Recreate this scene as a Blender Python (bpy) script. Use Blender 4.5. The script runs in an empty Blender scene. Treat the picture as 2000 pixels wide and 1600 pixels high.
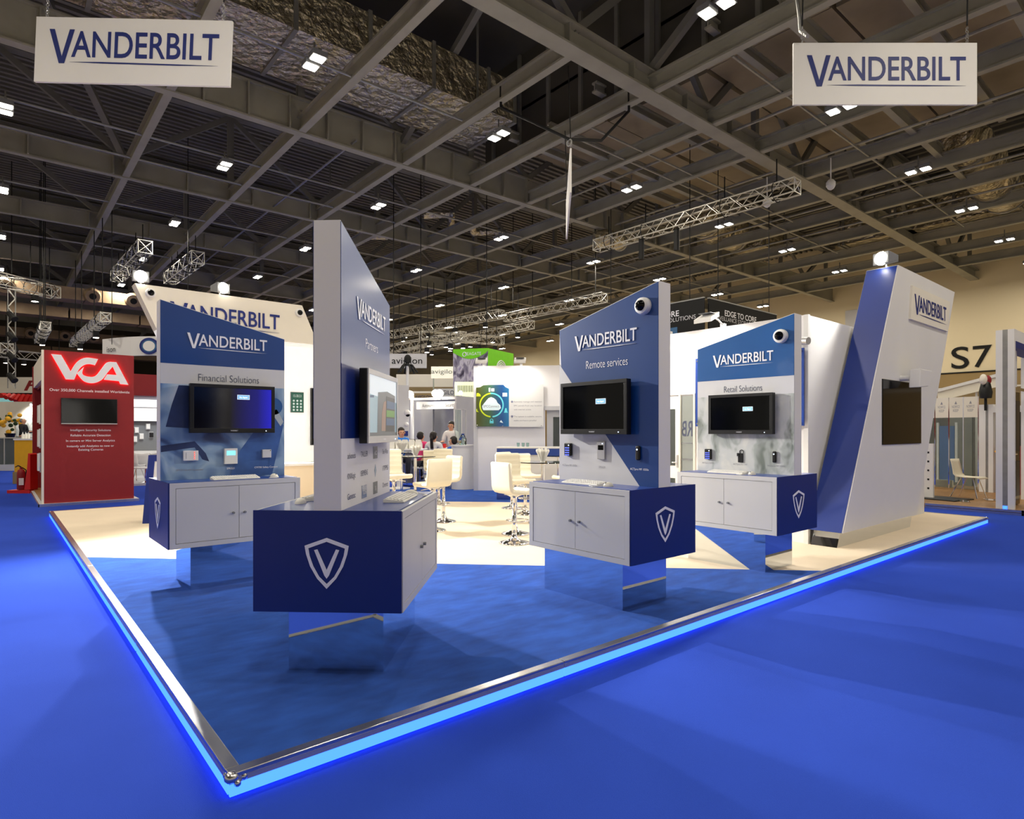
import bpy, math, random
from mathutils import Vector, Matrix
random.seed(7)
sc = bpy.context.scene
COL = sc.collection
PI = math.pi
# ------------------------------------------------------------------ camera, world, exposure
# floor axes: x runs along the right-hand platform edge, y along the left-hand one
ANG = math.radians(49.9)
AU = Vector((math.sin(ANG), math.cos(ANG))); AV = Vector((-math.cos(ANG), math.sin(ANG)))
CAMX, CAMY, CAMZ = -0.778, -2.831, 1.6
def wuv(X, Y):            # metres right / ahead of the camera -> floor axes
    d = Vector((X, Y)); return (CAMX + d.dot(AU), CAMY + d.dot(AV))
cd = bpy.data.cameras.new('camera'); cam = bpy.data.objects.new('camera', cd); COL.objects.link(cam)
cam.location = (CAMX, CAMY, CAMZ); cam.rotation_euler = (PI/2, 0, -math.radians(40.1))
cd.sensor_width = 36; cd.lens = 21.6; cd.shift_y = 0.021; cd.clip_end = 400
sc.camera = cam
wd = bpy.data.worlds.new('hall_ambience'); sc.world = wd; wd.use_nodes = True
wd.node_tree.nodes['Background'].inputs[0].default_value = (1.0, 0.89, 0.70, 1)
wd.node_tree.nodes['Background'].inputs[1].default_value = 0.42
vs = sc.view_settings; vs.view_transform = 'Standard'; vs.look = 'None'; vs.gamma = 1; vs.use_curve_mapping = False
vs.exposure = 0.12
sc.cycles.use_denoising = True
sc.cycles.max_bounces = 5; sc.cycles.diffuse_bounces = 3; sc.cycles.glossy_bounces = 3; sc.cycles.transmission_bounces = 4
sc.cycles.use_adaptive_sampling = True; sc.cycles.adaptive_threshold = 0.05; sc.cycles.adaptive_min_samples = 16
sc.cycles.sample_clamp_indirect = 6; sc.cycles.caustics_refractive = False; sc.cycles.blur_glossy = 0.3
HALL_W = 125.0      # watts per roof fixture
FLOOD_W = 2900.0     # watts per stand floodlight

# ------------------------------------------------------------------ materials
def lin(c):
    r = []
    for k in c[:3]:
        k = k/255.0
        r.append(k/12.92 if k <= 0.04045 else ((k+0.055)/1.055)**2.4)
    return (*r, 1.0)
MATS = {}
def M(name, rgb, rough=.5, metal=0.0, var=.06, scale=6.0, bump=0.0, bscale=None, bdist=.05, emit=0.0, ecol=None, coat=0.0, spec=.5, trans=0.0, ior=1.45, stretch=None, sheen=0.0):
    m = bpy.data.materials.new(name); m.use_nodes = True; nt = m.node_tree; b = nt.nodes['Principled BSDF']
    tc = nt.nodes.new('ShaderNodeTexCoord'); src = tc.outputs['Object']
    if stretch:
        mp = nt.nodes.new('ShaderNodeMapping'); mp.inputs['Scale'].default_value = stretch; nt.links.new(src, mp.inputs[0]); src = mp.outputs[0]
    nz = nt.nodes.new('ShaderNodeTexNoise'); nz.inputs['Scale'].default_value = scale; nz.inputs['Detail'].default_value = 4
    nt.links.new(src, nz.inputs['Vector'])
    c = lin(rgb); rp = nt.nodes.new('ShaderNodeValToRGB')
    rp.color_ramp.elements[0].position = .3; rp.color_ramp.elements[1].position = .7
    rp.color_ramp.elements[0].color = (*[k*(1-var) for k in c[:3]], 1); rp.color_ramp.elements[1].color = (*[min(1, k*(1+var)) for k in c[:3]], 1)
    nt.links.new(nz.outputs[0], rp.inputs[0]); nt.links.new(rp.outputs[0], b.inputs['Base Color'])
    b.inputs['Roughness'].default_value = rough; b.inputs['Metallic'].default_value = metal
    b.inputs['Specular IOR Level'].default_value = spec; b.inputs['Coat Weight'].default_value = coat; b.inputs['Coat Roughness'].default_value = .06
    b.inputs['Sheen Weight'].default_value = sheen; b.inputs['Sheen Roughness'].default_value = .45
    b.inputs['Transmission Weight'].default_value = trans; b.inputs['IOR'].default_value = ior
    if bump:
        n2 = nt.nodes.new('ShaderNodeTexNoise'); n2.inputs['Scale'].default_value = bscale or scale*10; n2.inputs['Detail'].default_value = 3
        nt.links.new(src, n2.inputs['Vector'])
        bp = nt.nodes.new('ShaderNodeBump'); bp.inputs['Strength'].default_value = bump; bp.inputs['Distance'].default_value = bdist
        nt.links.new(n2.outputs[0], bp.inputs['Height']); nt.links.new(bp.outputs[0], b.inputs['Normal'])
    if emit:
        b.inputs['Emission Color'].default_value = lin(ecol or rgb); b.inputs['Emission Strength'].default_value = emit
    MATS[name] = m; return m
def ramp_print(name, stops, scale, detail=2.0, dist=1.2, rough=.25, stretch=(1, 1, 1), emit=0.0):
    """a blurred photographic print: warped noise through a colour ramp"""
    m = bpy.data.materials.new(name); m.use_nodes = True; nt = m.node_tree; b = nt.nodes['Principled BSDF']
    tc = nt.nodes.new('ShaderNodeTexCoord'); mp = nt.nodes.new('ShaderNodeMapping'); mp.inputs['Scale'].default_value = stretch
    nt.links.new(tc.outputs['Object'], mp.inputs[0])
    nz = nt.nodes.new('ShaderNodeTexNoise'); nz.inputs['Scale'].default_value = scale; nz.inputs['Detail'].default_value = detail; nz.inputs['Distortion'].default_value = dist
    nt.links.new(mp.outputs[0], nz.inputs['Vector'])
    rp = nt.nodes.new('ShaderNodeValToRGB'); rp.color_ramp.interpolation = 'EASE'
    el = rp.color_ramp.elements
    el[0].position, el[0].color = stops[0][0], lin(stops[0][1]); el[1].position, el[1].color = stops[-1][0], lin(stops[-1][1])
    for p, c in stops[1:-1]:
        e = el.new(p); e.color = lin(c)
    nt.links.new(nz.outputs[0], rp.inputs[0]); nt.links.new(rp.outputs[0], b.inputs['Base Color']); b.inputs['Roughness'].default_value = rough
    if emit:
        nt.links.new(rp.outputs[0], b.inputs['Emission Color']); b.inputs['Emission Strength'].default_value = emit
    MATS[name] = m; return m
def axis_print(name, stops, axis, lo, hi, rough=.3, emit=0.0, base=None):
    """a printed or displayed colour gradient along one object axis"""
    m = bpy.data.materials.new(name); m.use_nodes = True; nt = m.node_tree; b = nt.nodes['Principled BSDF']
    tc = nt.nodes.new('ShaderNodeTexCoord'); sx = nt.nodes.new('ShaderNodeSeparateXYZ'); nt.links.new(tc.outputs['Object'], sx.inputs[0])
    mr = nt.nodes.new('ShaderNodeMapRange'); mr.inputs['From Min'].default_value = lo; mr.inputs['From Max'].default_value = hi
    nt.links.new(sx.outputs[axis], mr.inputs['Value'])
    rp = nt.nodes.new('ShaderNodeValToRGB'); el = rp.color_ramp.elements
    el[0].position, el[0].color = stops[0][0], lin(stops[0][1]); el[1].position, el[1].color = stops[-1][0], lin(stops[-1][1])
    for p, c in stops[1:-1]:
        e = el.new(p); e.color = lin(c)
    nt.links.new(mr.outputs[0], rp.inputs[0])
    if base: b.inputs['Base Color'].default_value = lin(base)
    else: nt.links.new(rp.outputs[0], b.inputs['Base Color'])
    b.inputs['Roughness'].default_value = rough
    if emit:
        nt.links.new(rp.outputs[0], b.inputs['Emission Color']); b.inputs['Emission Strength'].default_value = emit
    MATS[name] = m; return m

M('hall_carpet', (42, 72, 178), .95, var=.05, scale=1.2, bump=.25, bscale=260, spec=.05, sheen=.02)
M('stand_carpet', (38, 82, 172), .95, var=.22, scale=3.5, bump=.35, bscale=220, spec=.1, stretch=(1, 2.4, 1), sheen=.08)
M('beige_carpet', (200, 182, 152), .9, var=.1, scale=.4, bump=.1, bscale=200, spec=.1)
M('cream_carpet', (226, 210, 186), .9, var=.03, scale=2, bump=.12, bscale=200, spec=.1)
M('white', (226, 225, 224), .45, var=.015, scale=2)
M('white_matt', (236, 234, 236), .7, var=.015, scale=2)
M('warm_white', (232, 226, 212), .6, var=.02, scale=2)
M('grey_door', (200, 199, 198), .45, var=.015, scale=2)
M('pale_grey', (200, 200, 204), .5, var=.03, scale=3)
M('mid_grey', (120, 122, 126), .5, var=.05, scale=3)
M('blue', (18, 58, 142), .35, var=.03, scale=2, coat=.3)
M('deep_blue', (3, 36, 112), .4, var=.03, scale=2)
M('gloss_blue', (12, 60, 126), .36, var=.04, scale=2, coat=.4)
MATS['gloss_blue'].node_tree.nodes['Principled BSDF'].inputs['Coat Roughness'].default_value = .16
M('band_blue', (22, 82, 146), .3, var=.04, scale=2, coat=.4)
M('logo_navy', (16, 36, 112), .5, var=.02)
M('logo_white', (236, 236, 242), .5, var=.02)
M('dark_text', (66, 72, 96), .6, var=.02)
M('grey_text', (140, 140, 150), .6, var=.02)
M('black_plastic', (14, 14, 16), .35, var=.1, scale=20)
M('black_gloss', (5, 6, 8), .10, var=.1, scale=2, coat=.0, spec=.22)
M('black_matt', (18, 18, 18), .8, var=.1, scale=8)
M('silver', (190, 190, 192), .35, metal=.7, var=.03)
M('aluminium', (205, 205, 208), .25, metal=1, var=.06, scale=14)
M('mirror', (220, 226, 232), .03, metal=1, var=.01)
M('chrome', (225, 225, 228), .06, metal=1, var=.02)
M('galvanised', (150, 150, 148), .45, metal=.6, var=.1, scale=8)
M('truss_alu', (200, 198, 190), .4, metal=.7, var=.08, scale=8)
M('steel_paint', (146, 144, 132), .65, var=.10, scale=1.2)
M('steel_dark', (112, 111, 105), .7, var=.12, scale=1.2)
M('deck', (106, 104, 98), .8, var=.15, scale=.8)
M('deck_dark', (70, 67, 60), .85, var=.15, scale=.7)
M('soffit', (150, 138, 116), .8, var=.22, scale=.7)
M('foil', (200, 190, 164), .3, metal=.8, var=.2, scale=2.2, bump=1.0, bscale=4.0, bdist=.22)
M('duct_beige', (150, 128, 102), .6, metal=.1, var=.12, scale=1.5, bump=.3, bscale=3)
M('hall_wall', (226, 213, 182), .85, var=.03, scale=.2)
M('hall_band', (150, 128, 88), .8, var=.06, scale=.4)
M('dark_wall', (70, 64, 56), .9, var=.12, scale=.2)
M('leather', (238, 230, 206), .42, var=.02, scale=6, bump=.05, bscale=300)
M('glass', (214, 236, 230), .02, var=.01, trans=1.0, ior=1.45)
M('pane', (232, 244, 240), .04, var=.01, trans=.9, ior=1.03)
M('paper', (240, 238, 230), .7, var=.02)
M('red', (140, 20, 28), .55, var=.04, scale=2)
M('bright_red', (214, 30, 26), .45, var=.05, scale=3)
M('yellow', (226, 168, 22), .5, var=.03)
M('green', (118, 214, 20), .45, var=.04)
M('timber', (150, 112, 66), .45, var=.2, scale=4, stretch=(1, 8, 1))
M('skin', (214, 160, 128), .55, var=.05, scale=20)
M('hair', (30, 22, 20), .6, var=.2, scale=40)
M('shirt_white', (232, 230, 230), .8, var=.03)
M('shirt_blue', (34, 92, 196), .8, var=.05)
M('shirt_tee', (38, 120, 214), .8, var=.05)
M('shirt_pink', (224, 60, 120), .8, var=.05)
M('shirt_yellow', (232, 190, 30), .8, var=.05)
M('suit', (26, 26, 32), .8, var=.08)
M('trousers', (44, 44, 54), .85, var=.08)
M('shoe', (24, 22, 22), .5)
M('leaf', (44, 70, 30), .6, var=.2)
M('petal', (236, 176, 40), .6, var=.1)
M('cyan_glass', (150, 220, 224), .2, var=.03, emit=.25)
M('lamp_face', (255, 250, 236), .4, emit=26, ecol=(255, 246, 226))
M('flood_face', (255, 252, 240), .4, emit=45, ecol=(255, 248, 228))
M('small_lamp', (255, 250, 240), .4, emit=14, ecol=(255, 246, 228))
M('led_blue', (40, 90, 200), .4, emit=4.0, ecol=(48, 96, 255))
M('led_white', (220, 235, 255), .4, emit=2)
M('led_red', (255, 60, 40), .4, emit=3, ecol=(255, 60, 40))
M('red_glow', (255, 20, 30), .5, emit=7, ecol=(255, 20, 34))
M('lcd', (130, 220, 240), .3, emit=.9)
M('signal_box', (120, 170, 215), .3, emit=.8)
M('screen_white', (214, 224, 228), .3, emit=.5)
M('screen_teal', (150, 178, 186), .3, emit=.35)
M('screen_grey', (96, 102, 104), .3, emit=.2)
M('screen_dark', (20, 28, 34), .3, emit=.1)
M('screen_green', (84, 140, 44), .3, emit=.3)
M('screen_blue', (44, 84, 120), .3, emit=.25)
M('print_skin', (176, 148, 128), .4, emit=.15)
M('lightbox', (252, 246, 226), .5, emit=.45, ecol=(255, 246, 222))
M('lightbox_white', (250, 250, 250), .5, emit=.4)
M('spot_glow_wall', (244, 244, 242), .6, emit=.38, ecol=(255, 252, 246))  # emission stands in for the spotlight falling on the lower header wall
M('cyan', (110, 220, 235), .4, var=.02)
M('lime', (206, 224, 40), .4, var=.02)
M('icon_white', (226, 244, 250), .4, var=.02)
ramp_print('print_finance', [(.28, (40, 58, 100)), (.42, (84, 114, 160)), (.52, (130, 158, 190)), (.62, (168, 188, 206)), (.74, (206, 214, 220))], 2.1, 1.5, 1.6, stretch=(1.2, 1, .8))
M('print_cloth', (52, 86, 146), .3, var=.25, scale=6)
M('print_dark', (34, 48, 86), .3, var=.35, scale=5)
M('print_pale', (170, 180, 190), .3, var=.1, scale=5)
ramp_print('print_retail', [(.28, (110, 118, 112)), (.40, (160, 166, 164)), (.52, (194, 197, 198)), (.66, (210, 210, 206)), (.78, (176, 158, 136))], 4.2, 3, .6, stretch=(1, 1.3, .7))
ramp_print('print_feather', [(.32, (58, 52, 72)), (.45, (130, 124, 148)), (.55, (206, 202, 216)), (.68, (160, 150, 186))], 1.1, 4, 2.2, stretch=(1.6, 1.6, .7))
M('lightbox_g', (228, 234, 186), .5, emit=.35)
axis_print('print_connect', [(0, (70, 78, 24)), (.3, (60, 96, 70)), (.6, (24, 78, 140)), (1, (40, 150, 200))], 'X', 0, 1)
axis_print('screen_bluefade', [(0, (0, 0, 4)), (.45, (1, 1, 8)), (.8, (14, 14, 120)), (1, (30, 30, 210))], 'X', -.38, .38, rough=.15, emit=.8, base=(4, 4, 8))
M('tower_blue', (15, 44, 124), .42, var=.04, scale=1.5)

# ------------------------------------------------------------------ mesh helpers
class MB:
    def __init__(s): s.v = []; s.f = []
    def add(s, vs, fs):
        o = len(s.v); s.v += [tuple(p) for p in vs]; s.f += [tuple(i+o for i in f) for f in fs]; return s
    def box(s, x0, x1, y0, y1, z0, z1):
        return s.add([(x0,y0,z0),(x1,y0,z0),(x1,y1,z0),(x0,y1,z0),(x0,y0,z1),(x1,y0,z1),(x1,y1,z1),(x0,y1,z1)],
                     [(0,3,2,1),(4,5,6,7),(0,1,5,4),(1,2,6,5),(2,3,7,6),(3,0,4,7)])
    def prism(s, pts, org, xd, yd, t0, t1):
        """polygon pts (2-D, counter-clockwise) on the plane org+x*xd+y*yd, extruded from t0 to t1 along xd x yd"""
        org, xd, yd = Vector(org), Vector(xd), Vector(yd); n = xd.cross(yd).normalized(); k = len(pts)
        a = [org+xd*p[0]+yd*p[1]+n*t0 for p in pts]; b = [org+xd*p[0]+yd*p[1]+n*t1 for p in pts]
        return s.add(a+b, [tuple(range(k-1, -1, -1)), tuple(range(k, 2*k))] + [(i, (i+1) % k, k+(i+1) % k, k+i) for i in range(k)])
    def tube(s, p, q, r, n=8, r2=None, caps=True):
        p, q = Vector(p), Vector(q); d = (q-p)
        if d.length < 1e-6: return s
        d.normalize(); a = d.orthogonal().normalized(); b = d.cross(a); r2 = r if r2 is None else r2
        vs = [p+(a*math.cos(2*PI*i/n)+b*math.sin(2*PI*i/n))*r for i in range(n)] + [q+(a*math.cos(2*PI*i/n)+b*math.sin(2*PI*i/n))*r2 for i in range(n)]
        fs = [(i, (i+1) % n, n+(i+1) % n, n+i) for i in range(n)]
        if caps: fs += [tuple(range(n-1, -1, -1)), tuple(range(n, 2*n))]
        return s.add(vs, fs)
    def path(s, pts, r, n=6):
        for a, b in zip(pts, pts[1:]): s.tube(a, b, r, n)
        return s
    def lathe(s, prof, n=20, c=(0, 0, 0)):
        vs = []; fs = []; k = len(prof)
        for i in range(n):
            a = 2*PI*i/n
            for r, z in prof: vs.append((c[0]+r*math.cos(a), c[1]+r*math.sin(a), c[2]+z))
        for i in range(n):
            j = (i+1) % n
            for q in range(k-1): fs.append((i*k+q, j*k+q, j*k+q+1, i*k+q+1))
        fs.append(tuple(i*k for i in range(n-1, -1, -1))); fs.append(tuple(i*k+k-1 for i in range(n)))
        return s.add(vs, fs)
    def ball(s, c, r, n=12, m=8, sx=1, sy=1, sz=1, z0=-1.0):
        prof = []
        for j in range(m+1):
            t = -PI/2+PI*j/m
            if math.sin(t) < z0: continue
            prof.append((max(1e-4, math.cos(t)), math.sin(t)))
        b = MB().lathe(prof, n)
        return s.add([(c[0]+v[0]*r*sx, c[1]+v[1]*r*sy, c[2]+v[2]*r*sz) for v in b.v], b.f)
    def torus(s, c, R, r, n=24, m=6, ax='z'):
        vs = []; fs = []
        for i in range(n):
            a = 2*PI*i/n
            for j in range(m):
                b = 2*PI*j/m; x = (R+r*math.cos(b))*math.cos(a); y = (R+r*math.cos(b))*math.sin(a); z = r*math.sin(b)
                p = (x, y, z) if ax == 'z' else ((x, z, y) if ax == 'y' else (z, x, y))
                vs.append((c[0]+p[0], c[1]+p[1], c[2]+p[2]))
        for i in range(n):
            for j in range(m): fs.append((i*m+j, ((i+1) % n)*m+j, ((i+1) % n)*m+(j+1) % m, i*m+(j+1) % m))
        return s.add(vs, fs)
    def mesh(s, name, mat, smooth=False):
        me = bpy.data.meshes.new(name); me.from_pydata(s.v, [], s.f)
        import bmesh
        bm = bmesh.new(); bm.from_mesh(me); bmesh.ops.recalc_face_normals(bm, faces=bm.faces); bm.to_mesh(me); bm.free()
        if smooth:
            for p in me.polygons: p.use_smooth = True
        me.materials.append(MATS[mat]); return me
    def build(s, name, mat, parent=None, loc=(0, 0, 0), rot=(0, 0, 0), smooth=False, bevel=0.0):
        o = bpy.data.objects.new(name, s.mesh(name, mat, smooth)); COL.objects.link(o); o.location = loc; o.rotation_euler = rot; o.parent = parent
        if bevel:
            m = o.modifiers.new('bevel', 'BEVEL'); m.width = bevel; m.segments = 2; m.limit_method = 'ANGLE'
        if smooth:
            m = o.modifiers.new('edges', 'EDGE_SPLIT'); m.split_angle = math.radians(42)
        return o
def tag(o, label=None, cat=None, group=None, kind=None):
    if label: o['label'] = label
    if cat: o['category'] = cat
    if group: o['group'] = group
    if kind: o['kind'] = kind
    return o
def thing(name, label, cat, loc=(0, 0, 0), rz=0.0, group=None):
    o = bpy.data.objects.new(name, None); COL.objects.link(o); o.location = loc; o.rotation_euler = (0, 0, rz); o.empty_display_size = .2
    return tag(o, label, cat, group)
def struct(name, mb, mat, parent=None, label=None):
    o = mb.build(name, mat, parent)
    if parent is None: o['kind'] = 'structure'
    if label: o['label'] = label
    return o
def kids(o): return [c for c in bpy.data.objects if c.parent == o]
def copy_tree(o, parent=None):
    ch = kids(o); c = o.copy(); COL.objects.link(c); c.parent = parent
    for k in ch: copy_tree(k, c)
    return c
def box(name, mat, parent, x0, x1, y0, y1, z0, z1, bevel=0.0):
    return MB().box(x0, x1, y0, y1, z0, z1).build(name, mat, parent, bevel=bevel)
def inst(name, me, parent, loc=(0, 0, 0), rot=(0, 0, 0), scale=(1, 1, 1)):
    o = bpy.data.objects.new(name, me); COL.objects.link(o); o.parent = parent; o.location = loc; o.rotation_euler = rot; o.scale = scale; return o
def lamp(parent, loc, direction, watts, size=.25, angle=150, col=(1, .95, .86), kind='SPOT', blend=.6):
    l = bpy.data.lights.new('lamp_light', kind); l.energy = watts; l.color = col
    if kind == 'SPOT': l.spot_size = math.radians(angle); l.spot_blend = blend; l.shadow_soft_size = size
    if kind == 'AREA': l.shape = 'DISK'; l.size = size
    o = bpy.data.objects.new('lamp_light', l); COL.objects.link(o); o.parent = parent; o.location = loc
    o.rotation_euler = Vector(direction).to_track_quat('-Z', 'Y').to_euler(); return o

# lettering -----------------------------------------------------------------
TC = {}
def glyphs(txt, offset=0.0, extrude=0.0, spacing=1.0):
    key = (txt, offset, extrude, spacing)
    if key in TC: return TC[key]
    cu = bpy.data.curves.new('lettering', 'FONT'); cu.body = txt; cu.size = 1; cu.offset = offset; cu.extrude = extrude; cu.resolution_u = 5; cu.space_character = spacing
    ob = bpy.data.objects.new('lettering', cu); COL.objects.link(ob)
    dg = bpy.context.evaluated_depsgraph_get(); me = ob.evaluated_get(dg).to_mesh()
    vs = [tuple(v.co) for v in me.vertices]; fs = [tuple(p.vertices) for p in me.polygons]
    bpy.data.objects.remove(ob); bpy.data.curves.remove(cu)
    TC[key] = (vs, fs); return TC[key]
def text(name, txt, mat, parent, org, xd, yd, width=None, height=None, bold=0.0, thick=0.0, align='C', spacing=1.0, lift=.0015):
    """lettering on a plane; org is the baseline point (left, centre or right by align)"""
    vs, fs = glyphs(txt, bold, 0.02 if thick else 0.0, spacing)
    xs = [v[0] for v in vs]; x0, x1 = min(xs), max(xs); ys = [v[1] for v in vs]
    CAP = .70
    if width is None: sy = height/CAP; sx = sy
    elif height is None: sx = width/(x1-x0); sy = sx
    else: sx = width/(x1-x0); sy = height/CAP
    W = (x1-x0)*sx; off = {'L': 0, 'C': -W/2, 'R': -W}[align]
    org, xd, yd = Vector(org), Vector(xd).normalized(), Vector(yd).normalized(); n = xd.cross(yd)
    mb = MB(); mb.v = [tuple(org+xd*((v[0]-x0)*sx+off)+yd*(v[1]*sy)+n*(lift+(v[2]/.02+1)*.5*thick)) for v in vs]; mb.f = fs
    me = bpy.data.meshes.new(name); me.from_pydata(mb.v, [], mb.f); me.materials.append(MATS[mat])
    o = bpy.data.objects.new(name, me); COL.objects.link(o); o.parent = parent; return o
def logo(parent, mat, org, xd, yd, width, thick=.003, rule=None):
    """the VANDERBILT word mark: tall V, small capitals, thin tapering rule; org = left end at V top height minus cap"""
    k = width/938.0; org, xd, yd = Vector(org), Vector(xd).normalized(), Vector(yd).normalized()
    root = text('letter_mark', 'ANDERBILT', mat, parent, org+xd*(126*k)+yd*(37*k), xd, yd, 812*k, 140*k, bold=.009, thick=thick, align='L')
    v = MB().prism([(0, 184), (58, 0), (88, 0), (140, 184), (113, 184), (73, 36), (29, 184)], org, xd*k, yd*k, .0015, .0015+thick)
    v.build('capital_v', mat, root)
    MB().prism([(118, 8), (300, 3), (700, 1), (938, 4), (700, 8), (300, 11)], org, xd*k, yd*k, .0015, .0015+thick).build('underline', rule or mat, root)
    return root
SH_OUT = [(0, .5), (.44, .345), (.41, .18), (.33, -.06), (.19, -.3), (0, -.5), (-.19, -.3), (-.33, -.06), (-.41, .18), (-.44, .345)]
SH_IN = [(0, .425), (.365, .295), (.34, .15), (.265, -.06), (.15, -.26), (0, -.405), (-.15, -.26), (-.265, -.06), (-.34, .15), (-.365, .295)]
SH_V = [(-.25, .26), (-.185, .275), (0, -.13), (.185, .275), (.25, .26), (.045, -.24), (0, -.3), (-.045, -.24)]
def shield(parent, org, xd, yd, h, mat='logo_white'):
    org, xd, yd = Vector(org), Vector(xd).normalized(), Vector(yd).normalized(); n = xd.cross(yd); mb = MB(); k = len(SH_OUT)
    for t in (.0015, .0045):
        mb.v += [tuple(org+xd*p[0]*h+yd*p[1]*h+n*t) for p in SH_OUT] + [tuple(org+xd*p[0]*h+yd*p[1]*h+n*t) for p in SH_IN]
    for i in range(k):
        j = (i+1) % k
        mb.f += [(i, j, k+j, k+i), (2*k+i, 2*k+j, 3*k+j, 3*k+i), (i, j, 2*k+j, 2*k+i), (k+i, k+j, 3*k+j, 3*k+i)]
    o = mb.build('shield_emblem', mat, parent)
    MB().prism(SH_V, org, xd*h, yd*h, .0015, .0045).build('shield_letter', mat, o)
    return o
def sheet(name, mat, parent, pts, org, xd, yd, t=.004, t0=0.0):
    return MB().prism(pts, org, xd, yd, t0, t).build(name, mat, parent)
def disc(name, mat, parent, c, r, xd, yd, t=.003, n=20, t0=.0015, ry=None):
    return sheet(name, mat, parent, [(r*math.cos(2*PI*i/n), (ry or r)*math.sin(2*PI*i/n)) for i in range(n)], c, xd, yd, t, t0)
X, Y, Z = Vector((1, 0, 0)), Vector((0, 1, 0)), Vector((0, 0, 1))

# ================================================================== the hall
struct('floor', MB().box(-30, 41, -25, 80, -.1, 0), 'hall_carpet', label='blue exhibition hall carpet')
for x0, x1, y0, y1 in ((-30, -3.2, -25, 80), (-3.2, 41, -25, -5.0), (13.5, 41, 26, 80), (17.5, 41, -3.6, 24)):      # stand carpets added across the aisles to bounce warm light upward
    struct('floor', MB().box(x0, x1, y0, y1, 0, .012), 'beige_carpet', label='beige carpet of neighbouring stands across the aisle, added for warm bounce')
wr = struct('wall_right', MB().box(41, 41.4, -25, 80, 0, 13.8), 'hall_wall', label='cream end wall of the hall with large black S7 lettering')
box('wall_band', 'hall_band', wr, 40.93, 41, -25, 80, 4.1, 4.85); box('wall_ledge', 'black_matt', wr, 40.9, 41, -25, 80, 4.85, 4.93)
box('lower_cladding', 'hall_band', wr, 40.95, 41, -25, 80, 0, 4.1)
text('wall_number', 'S', 'black_matt', wr, (40.98, 7.42, 5.15), -Y, Z, .84, 1.22, bold=.006, thick=.02)
text('wall_number', '7', 'black_matt', wr, (40.98, 6.4, 5.15), -Y, Z, .86, 1.2, bold=.006, thick=.02)
for yy in (11.2, 13.0): box('wall_notice', 'pale_grey', wr, 40.96, 41, yy-.55, yy+.55, 8.2, 9.3)
struct('wall_back', MB().box(-30, 41, 80, 80.4, 0, 13.8), 'dark_wall', label='dark far wall of the hall')

ceil = struct('ceiling', MB().box(-30, 41, -25, 80, 13.7, 13.9), 'deck_dark', label='dark metal roof deck of the exhibition hall')
ribs = MB()
yy = 14.6
while yy < 60: ribs.box(-14, 41, yy, yy+.14, 13.6, 13.7); yy += .34
tag(ribs.build('deck_corrugation', 'deck', ceil), kind='stuff')
ribs = MB(); xx = 23.0
while xx < 41: ribs.box(xx, xx+.2, -10, 14.2, 13.55, 13.7); xx += .55
tag(ribs.build('deck_corrugation', 'deck', ceil), kind='stuff')
def ibeam(mb, ax, c, a0, a1, z0, h, w, t=.05):
    """I-section along x (ax=0, c=y) or y (ax=1, c=x)"""
    def b(c0, c1, za, zb):
        if ax == 0: mb.box(a0, a1, c0, c1, za, zb)
        else: mb.box(c0, c1, a0, a1, za, zb)
    b(c-w/2, c+w/2, z0, z0+t); b(c-w/2, c+w/2, z0+h-t, z0+h); b(c-t/3, c+t/3, z0+t, z0+h-t); return mb
VB = [2.55, 5.85, 9.15, 11.8, 14.4, 17.0, 20.0, 22.4, 25.0, 28.0, 31.0, 34.0, 37.0]
UB = [(6.75, .55, .42), (14.35, 1.0, .26), (21.1, .7, .2), (27.9, .7, .2), (36.0, .8, .24), (43.0, .6, .2), (50.0, .6, .2), (57.5, .6, .2)]
post = MB().box(-.1, .1, -.08, .08, 0, 1).mesh('truss_post', 'steel_dark')
stiff = MB().box(-.02, .02, -.16, .16, 0, 1).mesh('web_stiffener', 'steel_paint')
for yv, h, w in UB:
    tr = ibeam(MB(), 0, yv, -16, 41, 10.0, h, w).build('roof_truss', 'steel_paint', ceil)
    ibeam(MB(), 0, yv, -16, 41, 13.1, .4, .36).build('top_chord', 'steel_dark', tr)
    nodes = [-7.35, -4.05, -.75] + VB + [40.0]
    for i, xv in enumerate(nodes):
        if i % 2 == 0: inst('truss_post', post, tr, (xv, yv, 10+h), scale=(1, 1, 3.1-h))
        if i+1 < len(nodes):
            xn = nodes[i+1]; lo, hi = (xv, xn) if i % 2 else (xn, xv)
            L = math.hypot(xn-xv, 3.1-h)
            inst('truss_diagonal', post, tr, (hi if False else lo, yv, 10+h), (0, math.atan2(hi-lo, 3.1-h), 0), (.9, .9, L))
    if yv < 30:
        xs = 0.0
        while xs < 30: inst('web_stiffener', stiff, tr, (xs, yv, 10.05), scale=(1, 1.1, h-.1)); xs += 1.1 if yv > 14 and yv < 15 else 2.2
for xv in VB:
    y0 = -10 if xv > 11 else 6.75
    ibeam(MB(), 1, xv, y0, 60, 10.03, .45, .2).build('roof_beam', 'steel_paint', ceil)
for a0, a1 in ((2.55, 3), ):
    pass
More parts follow.
